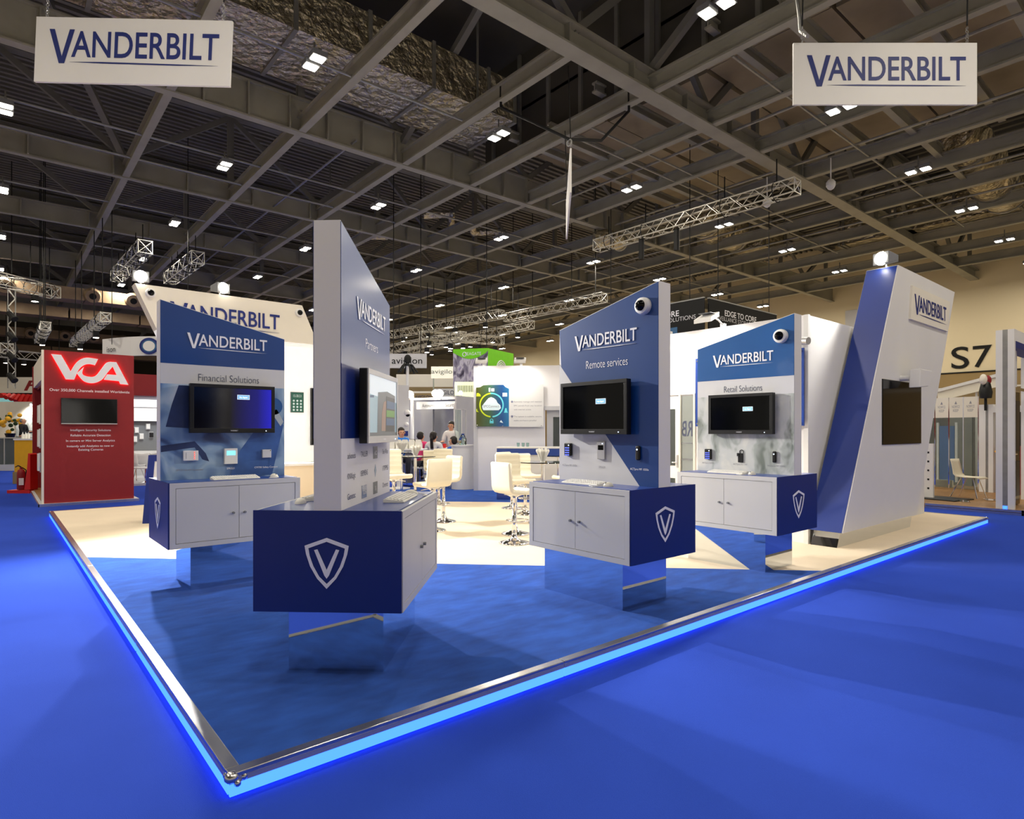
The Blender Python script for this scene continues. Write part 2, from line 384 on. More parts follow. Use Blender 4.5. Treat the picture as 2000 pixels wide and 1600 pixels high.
# lower plant-room soffit over the right half
sof = box('soffit_frame', 'steel_dark', ceil, 12.2, 22.6, -10, 14.0, 11.9, 12.0)
xs = [12.3, 14.4, 17.0, 20.0, 22.4]; ys = [-9.8, -6.6, -3.2, .2, 3.4, 6.75, 10.4, 13.9]
for i in range(len(xs)-1):
    for j in range(len(ys)-1):
        box('soffit_panel', 'soffit', sof, xs[i]+.05, xs[i+1]-.05, ys[j]+.05, ys[j+1]-.05, 11.62+.05*((i+j) % 2), 11.9)
for yv in (-3.2, .2, 3.4, 10.4):
    ibeam(MB(), 0, yv, 11.8, 25.0, 10.35, .4, .18).build('cross_beam', 'steel_paint', ceil)
for yv in (1.8, 5.1, 8.6, 12.2):
    ibeam(MB(), 0, yv, 11.8, 22.4, 10.9, .28, .18).build('cross_beam', 'steel_paint', ceil)
pw = box('plant_room_wall', 'deck_dark', ceil, 12.2, 12.3, -10, 14.0, 10.7, 13.7)
yy = -9.5
while yy < 14: box('wall_batten', 'steel_dark', pw, 12.12, 12.2, yy, yy+.12, 10.7, 13.7); yy += 1.35
for yv, xa, xb in ((8.9, 11.8, 24), (9.6, 12, 30), (4.6, 12, 30), (17.5, -4, 34), (19.4, -4, 30), (24.2, -4, 34), (10.9, -2, 9), (31.0, -4, 30)):
    MB().tube((xa, yv, 10.1), (xb, yv, 10.1), .035, 6).build('service_pipe', 'galvanised', ceil)
for xv, ya, yb in ((15.4, 0, 14), (19.0, -2, 14), (23.6, -2, 20), (7.4, 14, 34), (26.5, -4, 25)):
    MB().tube((xv, ya, 10.2), (xv, yb, 10.2), .04, 6).build('service_pipe', 'galvanised', ceil)
for p, q in (((5.85, 14.35, 10.6), (9.15, 21.1, 13.2)), ((2.55, 21.1, 10.6), (-.75, 14.6, 13.2)), ((9.15, 14.35, 10.8), (9.15, 9.6, 13.3)), ((11.8, 6.75, 10.6), (11.8, 2.5, 13.3)), ((11.8, 6.75, 10.6), (14.0, 6.75, 13.3)), ((5.85, 21.1, 10.6), (2.55, 27.9, 13.2)), ((9.15, 21.1, 10.6), (5.85, 27.9, 13.2))):
    MB().tube(p, q, .13, 4).build('brace', 'steel_dark', ceil)

# ducts
def duct_box(name, label, x0, x1, y0, y1, z0, z1, mat='foil', step=2.2, ax=0):
    t = thing(name, label, 'duct', ((x0+x1)/2, (y0+y1)/2, z0)); a, b = (x0, x1) if ax == 0 else (y0, y1); k = a; m = (a+b)/2
    hx, hy, h = (x1-x0)/2, (y1-y0)/2, z1-z0
    while k < b-.1:
        e = min(b, k+step)
        if ax == 0: box('duct_section', mat, t, k-m+.02, e-m-.02, -hy, hy, 0, h); box('duct_flange', 'steel_dark', t, e-m-.05, e-m+.05, -hy-.05, hy+.05, -.06, h+.05)
        else: box('duct_section', mat, t, -hx, hx, k-m+.02, e-m-.02, 0, h); box('duct_flange', 'steel_dark', t, -hx-.05, hx+.05, e-m-.05, e-m+.05, -.06, h+.05)
        k = e
    for q in (-.8, .8):
        if ax == 0: box('duct_hanger', 'steel_dark', t, q*hx-.03, q*hx+.03, -hy-.06, -hy-.02, 0, 13.6-z0)
        else: box('duct_hanger', 'steel_dark', t, -hx-.06, -hx-.02, q*hy-.03, q*hy+.03, 0, 13.6-z0)
    return t
duct_box('air_duct', 'long foil-wrapped rectangular duct behind the left hanging sign', -3, 11.3, 11.4, 13.7, 11.0, 12.2, step=1.9)
duct_box('air_duct', 'foil-wrapped duct crossing above the right floodlit tower', 30.2, 32.2, -6, 9.6, 10.5, 11.6, ax=1)
duct_box('air_duct', 'foil-wrapped duct in the roof above the black banners', 27.6, 30.0, 12.1, 13.7, 10.6, 11.7)
def duct_round(label, pts, r, mat='foil', collars=()):
    t = thing('round_duct', label, 'duct', (pts[0][0], pts[0][1], pts[0][2])); o = Vector(pts[0])
    for a, b in zip(pts, pts[1:]):
        a2, b2 = Vector(a)-o, Vector(b)-o
        MB().tube(a2, b2, r, 18).build('duct_section', mat, t, smooth=True)
        d = (b2-a2).normalized(); MB().tube(b2-d*.06, b2+d*.06, r*1.05, 18).build('duct_collar', 'galvanised', t)
    for c in collars: 
        MB().tube(Vector(c)-o, Vector(c)-o+Vector((-.1, -.55, -.25)), .34, 12).build('duct_branch', mat, t)
    MB().tube((0, 0, 0), (0, 0, 13.6-pts[0][2]), .03, 6).build('duct_hanger', 'steel_dark', t)
    return t
duct_round('thick round foil duct right of the right hanging sign', [(22.6, 3.2, 11.3), (24.4, 3.2, 11.3), (26.2, 3.2, 11.2), (28.0, 3.2, 11.0), (29.8, 3.2, 11.0)], .75, collars=[(23.6, 3.0, 11.2), (25.6, 3.0, 11.1), (27.4, 3.0, 11)])
duct_round('curved foil duct below the roof right of the lattice truss', [(22.8, 12.6, 11.4), (24.0, 12.9, 11.2), (25.4, 13.1, 11.1), (26.6, 12.9, 11.1)], .8)
duct_round('thin zigzag foil hose beyond the tall front kiosk', [(13.2, 19.6, 10.8), (14.2, 19.0, 10.9), (14.6, 19.6, 10.7), (15.4, 19.2, 10.8), (16.0, 19.8, 10.7), (17, 19.2, 10.8)], .16)
duct_round('short foil hose left of the zigzag hose under the roof', [(10.6, 23.2, 10.7), (11.6, 22.8, 10.8), (12.2, 23.3, 10.6), (13.2, 22.9, 10.7)], .16)
duct_round('silver foil hose under the left end of the lattice truss', [(18.4, 14.6, 9.6), (18.9, 14.2, 9.7), (19.8, 14.4, 9.7)], .34)
for lab, yv, x0, x1, jets, z in (('beige air duct with round jet nozzles above the red booth', 37.6, -6, 12, (-.4, 1.4, 3.3, 5.2, 7.3), 9.0), ('farther beige air duct with small jet nozzles', 55.8, -8, 16, (-1, 1.3, 3.4, 5.2, 7.2), 9.0)):
    t = thing('jet_duct', lab, 'duct', (3, yv, z))
    k = x0
    while k < x1: box('duct_section', 'duct_beige', t, k-3, k-3+2.95, 0, 1.2, -.32, .32); k += 3
    for j in jets:
        n = MB().tube((j-3, 0, 0), (j-3, -.3, -.1), .42, 18, .34).build('jet_nozzle', 'duct_beige', t, smooth=True)
        MB().tube((j-3, -.3, -.1), (j-3, -.33, -.11), .17, 14).build('nozzle_throat', 'black_matt', n)
for lab, yv, z in (('long pinkish duct beneath the far roof on the left', 46.5, 9.3), ('dull beige duct run behind the red booth', 63, 8.5)):
    t = thing('service_duct', lab, 'duct', (3, yv, z))
    k = -12
    while k < 16: box('duct_section', 'duct_beige', t, k, k+3.9, 0, 1.3, -.3, .35); k += 4

# roof floodlights: two lamp panels on a bracket
def twin_light(x, y, z=9.7, label=''):
    t = thing('roof_floodlight', label, 'ceiling light', (x, y, z), 0, 'twin-panel roof floodlights')
    for s in (-1, 1):
        h = box('lamp_housing', 'mid_grey', t, -.16, .16, s*.2-.14, s*.2+.14, .0, .12)
        box('lamp_panel', 'lamp_face', h, -.13, .13, s*.2-.11, s*.2+.11, -.02, 0)
    box('lamp_bracket', 'steel_dark', t, -.03, .03, -.34, .34, .12, .16)
    MB().tube((0, 0, .14), (0, 0, .45), .02, 6).build('lamp_rod', 'steel_dark', t)
    lamp(t, (0, 0, -.06), (0, 0, -1), HALL_W, .5, col=(1, .91, .76), kind='AREA')
    return t
GX = [-.57, 4.6, 9.8, 15.5, 21.2, 26.4, 32.0, 37.4]; GY = [3.65, 10.3, 17.2, 24.0, 30.5, 37.2, 44.0]
RN = ['row above the right-hand sign', 'row beside the foil duct', 'third row back', 'fourth row back', 'fifth row back', 'sixth row back', 'farthest row']
ON = ['first', 'second', 'third', 'fourth', 'fifth', 'sixth', 'seventh', 'eighth', 'ninth', 'tenth', 'eleventh', 'twelfth', 'thirteenth', 'fourteenth', 'fifteenth', 'sixteenth']
for j, gy in enumerate(GY):
    c = 0
    for i, gx in enumerate(GX):
        if (j == 0 and i < 2) or (j == 1 and i < 1) : continue
        twin_light(gx, gy, label='twin-panel roof floodlight, %s from the left in the %s' % (ON[c], RN[j])); c += 1
for i, (gx, gy) in enumerate(((-.57, -3.2), (4.6, -3.2), (9.8, -3.2), (-.57, 3.65), (4.6, 3.65), (-6, 3.65), (-.57, 10.3), (15.5, -3.2), (-6.2, 3.65), (-6.2, 10.3), (-6.2, 17.2), (4.6, -8.6), (9.8, -8.6), (15.5, -8.6), (-6.2, 24.0), (21.2, -3.2))):  # unseen fixtures added beyond the frame, several to light the beige carpets
    twin_light(gx, gy, label='unseen twin-panel roof floodlight added outside the frame, %s over the front aisles' % ON[i])

# lattice rigging trusses
def lattice(label, p, q, side=.3, lights=0, top=10.02):
    p, q = Vector(p), Vector(q); L = (q-p).length; d = (q-p).normalized()
    t = thing('rigging_truss', label, 'truss', p, math.atan2(d.y, d.x)); h = side/2
    for a, b in ((-h, -h), (h, -h), (h, h), (-h, h)): MB().tube((0, a, b), (L, a, b), .025, 6).build('chord', 'truss_alu', t)
    m = MB(); n = max(2, int(L/side)); st = L/n
    for i in range(n):
        x0, x1 = i*st, (i+1)*st; s = 1 if i % 2 else -1
        for a in (-h, h): m.tube((x0, a, -h*s), (x1, a, h*s), .013, 4); m.tube((x0, -h*s, a), (x1, h*s, a), .013, 4)
    for x0 in (0, L): m.tube((x0, -h, -h), (x0, h, h), .015, 4); m.tube((x0, -h, h), (x0, h, -h), .015, 4); m.tube((x0, -h, -h), (x0, -h, h), .015, 4); m.tube((x0, h, -h), (x0, h, h), .015, 4); m.tube((x0, -h, h), (x0, h, h), .015, 4); m.tube((x0, -h, -h), (x0, h, -h), .015, 4)
    m.build('lacing', 'truss_alu', t)
    for f in (.08, .3, .7, .92):
        s = MB(); s.tube((L*f, 0, h), (L*f, 0, top-p.z), .02, 6); s.torus((L*f, 0, 0), side*.75, .018, 12, 4, 'x'); s.build('sling', 'black_matt', t)
    for i in range(lights):
        x0 = L*(i+.5)/lights; c = box('spot_can', 'black_matt', t, x0-.1, x0+.1, -.1, .1, -h-.35, -h-.08); box('spot_lens', 'small_lamp', c, x0-.09, x0+.09, -.09, .09, -h-.37, -h-.35)
    return t
t = lattice('long lattice truss hanging right of centre under the roof', (17.65, 13.8, 9.0), (17.75, 5.8, 9.0), .42)
for f in (4.9, 6.6): MB().tube((f*.9-2.2, 0, -.25), (f*.9-2.2, 0, -1.0), .1, 8).build('chain_hoist', 'black_matt', t)
lattice('lattice truss behind the upper edge of the remote services kiosk', (21.4, 24.0, 8.0), (21.55, 16.8, 8.0), .42, top=13.6)
lattice('lattice truss above the green banner box, upper run', (19.4, 33.5, 8.0), (20.4, 23.2, 8.0), .45, 4)
lattice('lattice truss above the green banner box, lower run', (23.2, 38.0, 7.6), (22.3, 22.9, 8.0), .45, 6)
lattice('lattice truss with spots crossing behind the grey hanging sign', (18.0, 33.0, 6.7), (18.4, 24.0, 6.9), .45, 4)
lattice('short cross truss joining the trusses over the green banner box', (17.6, 27.0, 7.0), (22.6, 25.8, 7.0), .45, 5)
lattice('end-on lattice truss above the left floodlight', (3.7, 31.9, 9.0), (3.85, 25.5, 9.0), .5)
lattice('end-on lattice truss between the two left floodlights', (5.75, 30.8, 9.0), (5.85, 25.8, 9.0), .5)
lattice('lattice truss at the far left edge under the roof', (-1.8, 30.0, 8.0), (1.4, 32.6, 7.9), .5, 2)
lattice('bright lattice truss slanting just above the red booth', (2.26, 35.0, 6.0), (2.5, 25.4, 6.0), .34, 2)
lattice('small lattice truss left above the red booth', (.87, 34.6, 6.0), (.86, 29.4, 6.0), .34, 1, top=13.6)
lattice('distant lattice truss with spots left of the red booth', (-1.6, 48.0, 6.6), (3.0, 50.0, 6.6), .5, 5)
lattice('upright lattice mast at the far left edge', (-.3, 37.5, 5.8), (-.2, 38.2, 5.8), .5)
t = thing('lighting_mast', 'vertical lattice tower with black lamps at the left edge', 'truss', (-.2, 32.4, 3.5))
for a, b in ((-.13, -.13), (.13, -.13), (.13, .13), (-.13, .13)): MB().tube((a, b, 0), (a, b, 4.4), .02, 6).build('chord', 'galvanised', t)
m = MB()
for i in range(11):
    s = .13 if i % 2 else -.13
    for a in (-.13, .13): m.tube((a, -s, i*.4), (a, s, i*.4+.4), .015, 4); m.tube((-s, a, i*.4), (s, a, i*.4+.4), .015, 4)
m.build('lacing', 'truss_alu', t); MB().tube((0, 0, 4.3), (0, 0, 10.15), .02, 6).build('suspension_wire', 'black_matt', t)
for zz in (.6, 1.5, 2.4, 3.3): MB().tube((-.1, -.25, zz), (.1, -.55, zz-.3), .11, 10, .14).build('stage_lamp', 'black_matt', t)

# ================================================================== the stand
PT = .10      # platform top
PX, PY = 12.4, 11.5
pf = thing('stand_platform', 'low raised stand platform with blue and cream carpet and glowing blue edge', 'platform', (0, 0, 0))
MB().prism([(.02, .02), (PX-.02, .02), (PX-.02, PY-.02), (.02, PY-.02)], (0, 0, 0), X, Y, 0, .085).build('platform_base', 'mid_grey', pf)
D1, D2 = 6.08, 14.62
MB().prism([(.06, .06), (D1-.06, .06), (.06, D1-.06)], (0, 0, 0), X, Y, .085, PT).build('blue_carpet', 'stand_carpet', pf)
MB().prism([(D1-.06, .06), (PX-.05, .06), (PX-.05, D2-PX+.05), (D2-PY+.05, PY-.05), (.06, PY-.05), (.06, D1-.06)], (0, 0, 0), X, Y, .085, PT).build('cream_carpet', 'cream_carpet', pf)
MB().prism([(PX-.05, D2-PX+.05), (PX-.05, PY-.05), (D2-PY+.05, PY-.05)], (0, 0, 0), X, Y, .085, PT).build('blue_carpet', 'stand_carpet', pf)
J = [0, 2.05, 5.17, 8.3, 11.4, PX]
for a, b in zip(J, J[1:]):
    MB().box(a+.002, b-.002, 0, .06, .086, .106).build('edge_trim', 'aluminium', pf, bevel=.003)
    box('edge_fascia', 'silver', pf, a+.002, b-.002, .0, .02, .062, .086); box('led_strip', 'led_blue', pf, a+.004, b-.004, .002, .018, .006, .062)
J = [0, 2.3, 5.4, 8.5, PY]
for a, b in zip(J, J[1:]):
    MB().box(0, .06, a+.06 if a == 0 else a+.002, b-.002, .086, .106).build('edge_trim', 'aluminium', pf, bevel=.003)
    box('edge_fascia', 'silver', pf, .0, .02, a+.03, b-.002, .062, .086); box('led_strip', 'led_blue', pf, .002, .018, a+.03, b-.004, .006, .062)
box('edge_trim', 'aluminium', pf, PX-.05, PX, .06, PY, .086, .106); box('edge_trim', 'aluminium', pf, .06, PX-.05, PY-.05, PY, .086, .106)
for cx, cy in ((.015, .015), (PX-.02, .02), (.02, PY-.02)):
    c = MB(); c.ball((cx, cy, .085), .032, 12, 8, 1, 1, .8)
    if cx < 1 and cy < 1: c.ball((cx+.05, cy-.005, .075), .018, 8, 6); c.ball((cx-.005, cy+.05, .075), .018, 8, 6); c.ball((cx+.02, cy-.018, .06), .016, 8, 6)
    c.build('corner_cap', 'aluminium', pf, smooth=True)

# ------------------------------------------------------------------ display kiosks
KL, KW, K0, K1, KT = 1.20, .90, .43, 1.03, .16     # length, width, counter underside / top above platform, panel thickness
PF = (KW-KT)/2                                      # panel face distance from the counter front
HI, LO = 2.745, 2.48                                # panel top at the shield end / far end
def kiosk(label, loc, rz, hand, style):
    t = thing('display_kiosk', label, 'kiosk', (loc[0], loc[1], PT), rz)
    def sx(a): return a*hand
    def bx(name, mat, s0, s1, y0, y1, z0, z1, par=t, bevel=0.0):
        a, b = sorted((sx(s0), sx(s1))); return box(name, mat, par, a, b, y0, y1, z0, z1, bevel)
    bx('plinth', 'mirror', .22, 1.17, .17, .77, 0, K0)
    body = bx('counter_body', 'grey_door', .012, KL, .02, KW-.02, K0, K1-.008)
    bx('counter_top', 'blue' , .005, KL-.02, .03, KW-.03, K1-.008, K1)
    bx('end_panel', 'deep_blue', 0, .012, .006, KW-.006, K0, K1)
    shield(t, (sx(0), KW/2, (K0+K1)/2-.01), Y*(-hand), Z, .30)
    for side in (0, 1):
        def yy(d): return d if side == 0 else KW-d
        def fr(name, mat, s0, s1, d0, d1, z0, z1, par=t):
            a, b = sorted((sx(s0), sx(s1))); c, d = sorted((yy(d0), yy(d1))); return box(name, mat, par, a, b, c, d, z0, z1)
        m = MB()
        for s0, s1, z0, z1 in ((.012, KL, K0, K0+.045), (.012, KL, K1-.05, K1-.004), (.012, .06, K0+.045, K1-.05), (KL-.05, KL, K0+.045, K1-.05)):
            a, b = sorted((sx(s0), sx(s1))); c, d = sorted((yy(0), yy(.02))); m.box(a, b, c, d, z0, z1)
        m.build('door_frame', 'grey_door', t)
        for s0, s1, ks in ((.064, .605, .555), (.609, KL-.054, .66)):
            dr = fr('cabinet_door', 'grey_door', s0, s1, .003, .019, K0+.049, K1-.054)
            k = MB().tube((sx(ks), yy(.003), .72), (sx(ks), yy(-.016), .72), .011, 12); k.build('door_knob', 'mid_grey', dr)
    PL = 1.172
    pts = [(sx(.004), K1), (sx(PL), K1), (sx(PL), LO), (sx(.004), HI)]
    if hand < 0: pts = pts[::-1]
    MB().prism(pts, (0, KW-PF, 0), X, Z, 0, KT).build('upright_panel', 'white', t)
    O = (0, PF, 0)
    def sh(name, mat, ps, d=.004, d0=0.0):
        p = [(sx(s), z) for s, z in ps]
        if hand < 0: p = p[::-1]
        return sheet(name, mat, t, p, O, X, Z, d, d0)
    mid = sx(KL/2)
    lx = (.233 if hand > 0 else -.96)
    if style == 'partners':
        sh('top_graphic', 'gloss_blue', [(.006, 1.90), (PL-.002, 1.90), (PL-.002, LO-.006), (.006, HI-.006)])
        sh('middle_graphic', 'deep_blue', [(.006, 1.455), (PL-.002, 1.455), (PL-.002, 1.90), (.006, 1.90)], .006)
        sh('lower_graphic', 'white_matt', [(.006, K1), (PL-.002, K1), (PL-.002, 1.455), (.006, 1.455)])
        O4 = Vector((0, PF-.005, 0))
        logo(t, 'logo_white', O4+X*.30+Z*2.22, X, Z, .72)
        text('caption', 'Partners', 'logo_white', t, O4+X*.66+Z*2.06, X, Z, None, .065, bold=-.01)
        names = [['advancis', 'TALLER', 'HID', 'Sec-Wise'], ['KNXlogic', 'SIEMENS', None, 'iTPS'], ['Genetec', 'TDSi', 'Si', 'Onenets']]
        for r in range(3):
            for c in range(4):
                xx, zz, n = .2+.275*c, 1.345-.125*r, names[r][c]
                p = O4+X*xx+Z*zz
                if n is None:
                    sheet('partner_mark', 'screen_blue', t, [(-.025, .0), (0, -.045), (.025, 0), (0, .045)], p, X, Z, .001)
                elif n in ('HID', 'TDSi', 'Si'):
                    b = sheet('partner_mark', 'mid_grey' if n != 'TDSi' else 'band_blue', t, [(-.055, -.04), (.055, -.04), (.055, .045), (-.055, .045)], p, X, Z, .001)
                    text('partner_name', n, 'logo_white', b, p-Y*.001+Z*-.015, X, Z, None, .03)
                else:
                    text('partner_name', n, 'logo_navy' if n == 'Genetec' else 'dark_text', t, p-Z*.015, X, Z, .16, .036)
        # the other side carries the same graphics plain
        MB().prism([(.006, 1.455), (PL-.002, 1.455), (PL-.002, LO-.006), (.006, HI-.006)], (0, KW-PF+.004, 0), X, Z, 0, .004).build('rear_graphic', 'gloss_blue', t)
    elif style == 'remote':
        sh('blue_graphic', 'gloss_blue', [(.006, K1), (.2, K1), (1.145, 2.12), (PL-.002, LO-.006), (.006, HI-.006)])
        sh('grey_graphic', 'pale_grey', [(.2, K1), (PL-.002, K1), (PL-.002, 2.145), (1.145, 2.12)], .003)
        O4 = Vector((0, PF-.005, 0))
        logo(t, 'logo_white', O4+X*lx+Z*2.25, X, Z, .735)
        text('caption', 'Remote services', 'logo_white', t, O4+X*-.57+Z*2.075, X, Z, .49, .075, bold=-.01)
        for s_, n, m_ in ((1.03, 'ACTpro MF 1030e', 'grey_text'), (.62, 'SPK620', 'grey_text'), (.2, 'ACTpro MF 1030e', 'logo_white')):
            text('device_caption', n, m_, t, O4+X*sx(s_)+Z*1.165, X, Z, None, .018)
    else:
        zb = 2.145 if style == 'finance' else 2.09; zp = 1.952 if style == 'finance' else 1.90
        sh('blue_graphic', 'band_blue' if style == 'retail' else 'gloss_blue', [(.006, zb), (PL-.002, zb), (PL-.002, LO-.006), (.006, HI-.006)], .006)
        sh('caption_band', 'pale_grey', [(.006, zp), (PL-.002, zp), (PL-.002, zb), (.006, zb)])
        sh('photo_print', 'print_finance' if style == 'finance' else 'print_retail', [(.006, K1), (PL-.002, K1), (PL-.002, zp), (.006, zp)])
        O4 = Vector((0, PF-.007, 0))
        logo(t, 'logo_white', O4+X*lx+Z*(2.305 if style == 'finance' else 2.24), X, Z, .755 if style == 'finance' else .73)
        O4 = Vector((0, PF-.005, 0))
        cap = 'Financial Solutions' if style == 'finance' else 'Retail Solutions'
        text('caption', cap, 'dark_text', t, O4+X*(.62 if hand > 0 else -.59)+Z*(1.99 if style == 'finance' else 1.945), X, Z, .575 if style == 'finance' else .46, .072, bold=-.01)
        caps = (('SPCE120 I/O Expander', 'SPK521', 'CM700 Safety Contact') if style == 'finance' else ('ACTpro 1030e', 'ACTpro Kit 100', 'ACTpro MF 1030e'))
        for s_, n in zip((.26, .63, .98) if hand > 0 else (1.03, .62, .2), caps):
            text('device_caption', n, 'logo_white' if style == 'finance' and s_ > .3 else 'grey_text', t, O4+X*sx(s_)+Z*1.115, X, Z, None, .018)
        if style == 'finance':      # printed sleeve, hand and wheel of the photograph
            O5 = Vector((0, PF-.0045, 0))
            sheet('print_sleeve', 'print_cloth', t, [(.62, 1.04), (1.04, 1.04), (1.1, 1.3), (1.16, 1.56), (1.02, 1.72), (.86, 1.5), (.72, 1.3)], O5, X, Z, .0008)
            sheet('print_cuff', 'print_pale', t, [(1.03, 1.70), (1.13, 1.55), (1.16, 1.6), (1.09, 1.73)], O5, X, Z, .0012, .0008)
            disc('print_wheel', 'band_blue', t, O5+X*1.06+Z*1.76, .09, X, Z, .0012, t0=.0004)
            sheet('print_handle', 'print_dark', t, [(.01, 1.36), (.3, 1.40), (.4, 1.28), (.43, 1.2), (.37, 1.22), (.3, 1.34), (.01, 1.30)], O5, X, Z, .0008)
            sheet('print_shadow', 'print_dark', t, [(.16, 1.94), (.36, 1.94), (.36, 1.52), (.05, 1.54), (.1, 1.75)], O5, X, Z, .0008)
    return t
def monitor(label, par_loc, par_rz, xc, zc, y, w=.80, h=.478, style='black', flip=False):
    """wall monitor facing -y in the kiosk's frame"""
    c, s = math.cos(par_rz), math.sin(par_rz)
    t = thing('monitor', label, 'monitor', (par_loc[0]+c*xc-s*y, par_loc[1]+s*xc+c*y, PT+zc), par_rz + (PI if flip else 0))
    bz = 'black_plastic' if style != 'picture' else 'silver'
    box('casing', 'black_plastic', t, -w/2, w/2, -.075, -.025, -h/2, h/2, .004); box('wall_bracket', 'black_matt', t, -.2, .2, -.025, .0, -.12, .12)
    b = .034
    m = MB(); m.box(-w/2, w/2, -.085, -.075, h/2-b, h/2); m.box(-w/2, w/2, -.085, -.075, -h/2, -h/2+b+.012); m.box(-w/2, -w/2+b, -.085, -.075, -h/2+b+.012, h/2-b); m.box(w/2-b, w/2, -.085, -.075, -h/2+b+.012, h/2-b)
    m.build('bezel', bz, t, bevel=.002)
    scn = box('screen', {'black': 'black_gloss', 'fade': 'screen_bluefade', 'picture': 'screen_teal'}[style], t, -w/2+b, w/2-b, -.078, -.0755, -h/2+b+.012, h/2-b)
    text('maker_mark', 'VANDERBILT', 'logo_white', t, (0, -.0855, -h/2+.017), X, Z, .07, .012)
    disc('power_led', 'led_white', t, (w/2-.09, -.0855, -h/2+.02), .005, X, Z)
    O = Vector((0, -.0782, 0))
    if style == 'picture':
        hw, hh = w/2-b, h/2-b
        sheet('display_picture', 'screen_white', scn, [(-hw, .08), (hw, .05), (hw, hh), (-hw, hh)], O, X, Z, .0004)
        sheet('display_picture', 'screen_grey', scn, [(-.17, -.17), (.33, -.17), (.33, .10), (.1, .12), (-.15, .10)], O, X, Z, .0006, .0004)
        sheet('display_picture', 'print_skin', scn, [(-.06, -.16), (.08, -.16), (.10, .06), (.0, .04), (-.05, -.04)], O, X, Z, .001, .0006)
        sheet('display_picture', 'screen_dark', scn, [(.05, -.165), (.30, -.165), (.32, .08), (.07, .085)], O, X, Z, .0014, .001)
        sheet('display_picture', 'screen_blue', scn, [(.08, .0), (.31, -.002), (.315, .05), (.085, .055)], O, X, Z, .0018, .0014)
        sheet('display_picture', 'screen_green', scn, [(.07, -.06), (.305, -.06), (.307, -.012), (.075, -.012)], O, X, Z, .0018, .0014)
        sheet('display_picture', 'screen_blue', scn, [(.065, -.12), (.30, -.12), (.303, -.07), (.07, -.07)], O, X, Z, .0018, .0014)
        sheet('display_picture', 'screen_grey', scn, [(-hw, -hh+.012), (hw, -hh+.012), (hw, -.17), (-hw, -.17)], O, X, Z, .0006, .0004)
        sheet('display_picture', 'screen_blue', scn, [(-.34, .055), (-.25, .06), (-.25, .075), (-.34, .07)], O, X, Z, .0006, .0004)
    else:
        px, pz = (.09, .12) if style == 'fade' else (.10, .055)
        sg = sheet('signal_message', 'screen_white', scn, [(px-.06, pz-.024), (px+.06, pz-.024), (px+.06, pz+.024), (px-.06, pz+.024)], O, X, Z, .0004)
        sheet('signal_field', 'signal_box', sg, [(px-.055, pz-.019), (px+.055, pz-.019), (px+.055, pz+.019), (px-.055, pz+.019)], O, X, Z, .0007, .0004)
        text('signal_text', 'No Signal', 'led_white', sg, (px, -.0790, pz-.007), X, Z, .075, .013)
    return t
def at_local(loc, rz, x, y, z):
    c, s = math.cos(rz), math.sin(rz); return (loc[0]+c*x-s*y, loc[1]+s*x+c*y, PT+z)
def keyboard(label, p, rz):
    t = thing('keyboard', label, 'keyboard', p, rz)
    MB().prism([(-.07, .0), (.07, .0), (.07, .022), (.055, .026), (-.07, .01)], (0, 0, 0), Y, Z, -.215, .215).build('keyboard_body', 'paper', t, bevel=.002)
    key = MB().box(-.0085, .0085, -.008, .008, 0, .006).mesh('key', 'white')
    for r in range(5):
        y = -.05+r*.024
        for c in range(18):
            if r == 0 and 4 < c < 9: continue
            inst('key', key, t, (-.195+c*.023, y, .0135+r*.0031), (.13, 0, 0))
    box('space_bar', 'white', t, -.078, .012, -.058, -.042, .014, .02)
    return t
def mouse(label, p, rz):
    t = thing('mouse', label, 'mouse', p, rz)
    MB().ball((0, 0, .0), 1, 16, 10, .033, .056, .036, 0.0).build('mouse_shell', 'paper', t, smooth=True)
    box('scroll_wheel', 'mid_grey', t, -.004, .004, -.04, -.02, .022, .034)
    MB().path([(0, -.05, .008), (-.01, -.1, .004), (-.06, -.13, .004), (-.12, -.11, .004)], .003, 6).build('mouse_cable', 'paper', t)
    return t
